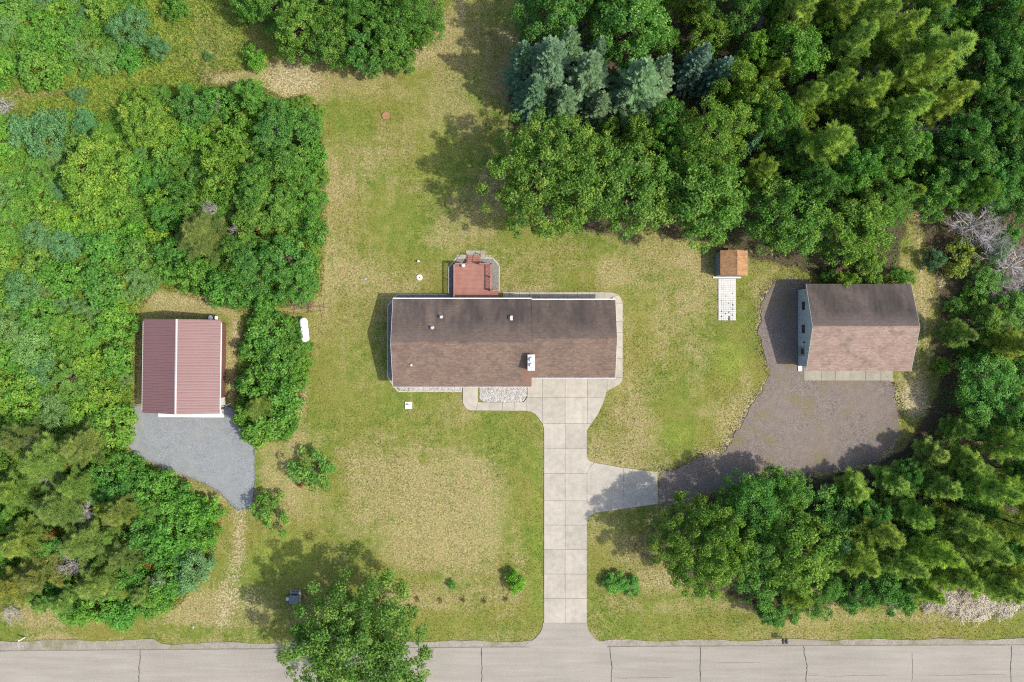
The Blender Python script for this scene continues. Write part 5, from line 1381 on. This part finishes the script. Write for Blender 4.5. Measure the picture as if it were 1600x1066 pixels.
fill([(1490, 450), (1640, 450), (1640, 690), (1515, 690), (1510, 560)], 18, 30, "BBAY", RT, 22, .12, 9, .6)
fill([(1250, 790), (1400, 750), (1640, 700), (1640, 925), (1250, 930)], 22, 36, "PPAA", RT, 30, .24, 10, .55)
fill([(400, -60), (680, -60), (670, 70), (560, 90), (430, 60)], 20, 32, "A", RT, 12, .2, 11, .55)
fill([(820, -60), (1140, -60), (1140, 380), (820, 300)], 22, 36, "AAA", RT, 12, .25, 12, .55)

# labels for everything not named by hand
def region(x, y):
    if x < 395 and y < 172: return "in upper left field"
    if 215 <= x < 520 and y < 485 and y >= 120: return "in thicket behind barn"
    if x < 520 and 120 <= y < 440: return "left, above the barn"
    if x < 240 and 440 <= y < 700: return "left of the maroon barn"
    if 360 <= x < 500 and y < 700 and y > 485: return "around the propane tank"
    if x < 360: return "in lower left wood"
    if x < 720: return "above the back lawn"
    if x < 1150 and y < 420: return "behind back lawn oaks"
    if x < 1400 and y < 450: return "behind the workshop"
    if y < 335: return "in upper right wood"
    if y < 690: return "right of the workshop"
    if x < 1330: return "in lower right wood's front"
    return "in lower right corner"
ORD = ["leftmost", "second from left", "third from left", "fourth from left", "fifth from left", "sixth from left", "seventh from left", "eighth from left", "ninth from left"]
NTH = ["top", "second", "third", "fourth", "fifth", "sixth", "seventh", "eighth", "ninth", "tenth", "eleventh", "twelfth", "thirteenth"]
groups = {}
for i, t in enumerate(T):
    if t[6] is None: groups.setdefault((KIND[t[0]][2], region(t[1], t[2])), []).append(i)
LAB = {}
for (look, reg), ids in groups.items():
    pl = look.replace("brush clump", "brush clumps") if "brush" in look else look + "s"
    if len(ids) == 1: LAB[ids[0]] = "single " + look + " " + reg; continue
    ids.sort(key=lambda i: T[i][2])
    nrow = max(1, math.ceil(len(ids) / 8)); size = math.ceil(len(ids) / nrow)
    for a in range(0, len(ids), size):
        row = sorted(ids[a:a + size], key=lambda i: T[i][1])
        for j, i in enumerate(row):
            LAB[i] = ORD[j] + (" of the " if nrow == 1 else " in " + NTH[a // size] + " row of ") + pl + " " + reg

cnt = {}
for i, (kd, x, y, r, h, tint, label) in enumerate(T):
    nm, cat, look, cpart, spart, zc = KIND[kd]
    protos = PROTO[kd]; j = cnt.get(kd, 0); cnt[kd] = j + 1
    crown, stem, ph, pr = protos[j % len(protos)]
    rr = random.Random(i * 13 + 5)
    wx, wy, wz = P(x, y, h * zc)
    rad = r * S * (H - wz) / H
    root = empty(nm, (wx, wy, 0), 2.4 if kd == "O" else rr.uniform(0, 6.283))
    root.scale = (rad / pr, rad / pr * rr.uniform(.92, 1.08), h / ph)
    tag(root, label or LAB[i], cat, {"D": "leafy trees", "O": "leafy trees", "A": "leafy trees", "P": "pines", "S": "blue spruces", "B": "green shrubs", "W": "willow shrubs", "Y": "young bushy trees", "X": "bare dead trees", "R": "withered shrubs", "F": "clumps of pale dry brush"}[kd])
    c = link(cpart, crown, None, root); c.color = (*tint, 1)
    link(spart, stem, None, root)
print("plants", len(T), cnt)

# ------------------------------------------------------------------ grass, weeds, undergrowth (stuff)
HARD = [BARN_YARD, [(604, 459), (974, 456), (974, 604), (948, 612), (917, 673), (917, 714), (1028, 737), (1028, 788), (917, 815), (917, 974), (850, 974), (850, 680), (824, 642), (723, 642), (723, 612), (620, 612), (605, 590)],
        [(701, 470), (701, 418), (713, 404), (728, 391), (758, 391), (780, 415), (780, 470)], [(1110, 396), (1172, 396), (1172, 436), (1110, 436)], [(1122, 433), (1151, 433), (1151, 502), (1122, 502)],
        [(1247, 444), (1425, 444), (1425, 596), (1247, 596)], [(228, 502), (352, 502), (352, 655), (228, 655)], AP, [(632, 627), (645, 627), (645, 640), (632, 640)], [(649, 427), (662, 427), (662, 440), (649, 440)]]
def scatter(n, box, seed, ok):
    r = np.random.default_rng(seed)
    x, y = r.uniform(box[0], box[2], n), r.uniform(box[1], box[3], n)
    keep = np.ones(n, bool)
    for q in HARD: keep &= sdist(q, x, y) < .45
    keep &= y < np.array(1008.5 - 9.5 * (x / 1600.0))
    x, y = x[keep], y[keep]
    k2 = ok(x, y, r); return x[k2], y[k2], r
def grass(name, label, n, seed, ok, hmin, hmax, wid, cat, lean=1.0, tonev=.17, box=(-90, -60, 1690, 1012)):
    x, y, r = scatter(n, box, seed, ok)
    m = ground_mask(x, y); k = len(x)
    base = np.stack([(x - CX) * S, (CY - y) * S, np.full(k, -.05)], -1)
    L = r.uniform(hmin, hmax, k); d = unit(np.stack([r.normal(0, lean, k), r.normal(0, lean, k), np.ones(k) * .75], -1))
    v = needle_tris(base, d, L, np.full(k, wid) * r.uniform(.6, 1.4, k), r)
    t = np.clip(r.normal(1.0, tonev, (k, 1)), .45, 1.7) * np.array([1, 1, 1]) * (1 + r.normal(0, .05, (k, 3)))
    t = np.repeat(np.concatenate([t, np.ones((k, 1))], 1), 3, 0)
    me = np_mesh(name, v, np.arange(3 * k), 3, "grass", {"mask": np.repeat(m, 3, 0), "tone": t})
    return tag(link(name, me, None), label, cat, kind="stuff"), k
def lawn_ok(x, y, r):
    w = np.maximum(sdist(WOODS, x, y), np.maximum(sdist(LEFT, x, y), sdist(TANKBED, x, y)))
    return (w < 6) & ((sdist(SHOP_YARD, x, y) < -1) | (r.random(len(x)) < .03 + .9 * np.exp(-np.maximum(0, sdist(SHOP_YARD, x, y)) / 11) * (fbm(x, y, 18, 77) > .48)))
o, k1 = grass("grass", "short patchy lawn grass around the house and along the road", 520000, 5, lawn_ok, .08, .20, .030, "grass")
def field_ok(x, y, r): return (np.maximum(sdist(LEFT, x, y), sdist(TANKBED, x, y)) > -4)
o, k2 = grass("tall_grass", "tall green and yellow grass in the overgrown field at left", 330000, 6, field_ok, .2, .6, .035, "grass", .6, .25, (-90, -60, 560, 1000))
print("blades", k1, k2)

def undergrowth(name, label, n, seed, ok, mat, leaf, hmax, tint, box, asp=.6):
    x, y, r = scatter(n, box, seed, ok)
    k = len(x); hn = fbm(x, y, 22, seed + 7)
    z = np.clip((hn - .38) * 3.2, .03, 1.0) * hmax * r.uniform(.35, 1.0, k)
    c = np.stack([(x - CX) * S, (CY - y) * S, z], -1)
    nrm = unit(sphere_dirs(k, r) * .8 + np.array([0, 0, .8])); s = leaf * r.uniform(.6, 1.4, k)
    v = cards(c, nrm, s, s * asp, r)
    pt = fbm(x, y, 30, seed + 9)
    tone = np.stack([np.clip((pt - .25) * 1.6 + r.normal(0, .2, k), 0, 1), np.clip((fbm(x, y, 40, seed + 11) - .5) * 2.2 + r.normal(0, .15, k), 0, 1), np.zeros(k)], -1)
    me = card_mesh(name, v, tone, mat); o = link(name, me, None); o.color = (*tint, 1)
    return tag(o, label, "undergrowth", kind="stuff")
undergrowth("undergrowth", "dense leafy undergrowth between the shrubs on the left", 190000, 61, lambda x, y, r: (np.maximum(sdist(LEFT, x, y), sdist(TANKBED, x, y)) > 3) & (r.random(len(x)) < np.where(sdist(FIELD, x, y) > -10, .12, 1.0)), "leaf_bush", .22, .9, (1.05, 1.1, .9), (-90, -60, 520, 980))
undergrowth("ferns", "low green undergrowth on the floor of the right hand wood", 150000, 71, lambda x, y, r: (np.maximum(sdist(WOODS, x, y), sdist(NORTH, x, y)) > 6) & (fbm(x, y, 40, 5) + r.normal(0, .08, len(x)) > .40), "leaf_broad", .2, .7, (.9, 1.05, .9), (380, -60, 1690, 960))
undergrowth("dry_stalks", "scattered pale dry stalks on the verge in the lower right corner", 26000, 91, lambda x, y, r: np.hypot((x - 1525) / 70, (y - 946) / 20) + r.normal(0, .25, len(x)) < .9, "leaf_pale", .16, .25, (1.2, 1.18, 1.15), (1430, 915, 1640, 980), .2)
undergrowth("fallen_leaves", "brown fallen leaves and dead twigs on the wood floor", 60000, 81, lambda x, y, r: (np.maximum(sdist(WOODS, x, y), sdist(NORTH, x, y)) > -8), "leaf_dry", .16, .05, (.55, .5, .5), (380, -60, 1690, 960))
def loose(name, label, poly, n, out, r0, r1, mat, seed):
    r = np.random.default_rng(seed); q = np.array(poly, float); k = r.integers(0, len(q), n); t = r.random(n)[:, None]
    p = q[k] * (1 - t) + q[(k + 1) % len(q)] * t + r.normal(0, out, (n, 2))
    ok = np.ones(n, bool)
    for h_ in HARD[1:]: ok &= sdist(h_, p[:, 0], p[:, 1]) < -1
    p = p[ok]; b = MB()
    for x, y in p:
        gx_, gy_ = G(x, y); s_ = r.uniform(r0, r1); a = r.uniform(0, 6.28)
        vs = [(gx_ + s_ * math.cos(a + j * 1.571) * (1, .7)[j % 2], gy_ + s_ * math.sin(a + j * 1.571) * (1, .7)[j % 2], -.03) for j in range(4)] + [(gx_, gy_, .02 + s_ * .5)]
        b.add(vs, [(0, 1, 4), (1, 2, 4), (2, 3, 4), (3, 0, 4)])
    tag(b.build(name, mat), label, "gravel", kind="stuff")
loose("loose_gravel", "brownish loose gravel strewn along the edge of the workshop yard", SHOP_YARD, 4500, 7.0, .04, .09, "gravel_brown", 3)
loose("loose_gravel", "grey loose gravel strewn along the edge of the barn yard", BARN_YARD, 2500, 1.6, .04, .09, "gravel_blue", 4)
# brush pile by the tank
b = MB(); rr = random.Random(9)
for i in range(70):
    x, y = rr.gauss(0, 1.0), rr.gauss(0, .25); a = rr.uniform(-.5, .5) + (0 if rr.random() < .8 else 1.4); L = rr.uniform(.4, 1.1)
    z = rr.uniform(.03, .35); b.tube((x - math.cos(a) * L, y - math.sin(a) * L, z), (x + math.cos(a) * L, y + math.sin(a) * L, z + rr.uniform(-.05, .15)), .028, .012, 4)
tag(b.build("brush_pile", "twig_brown", loc=(*G(475, 477), 0)), "low pile of brown cut branches just above the propane tank", "brush pile")
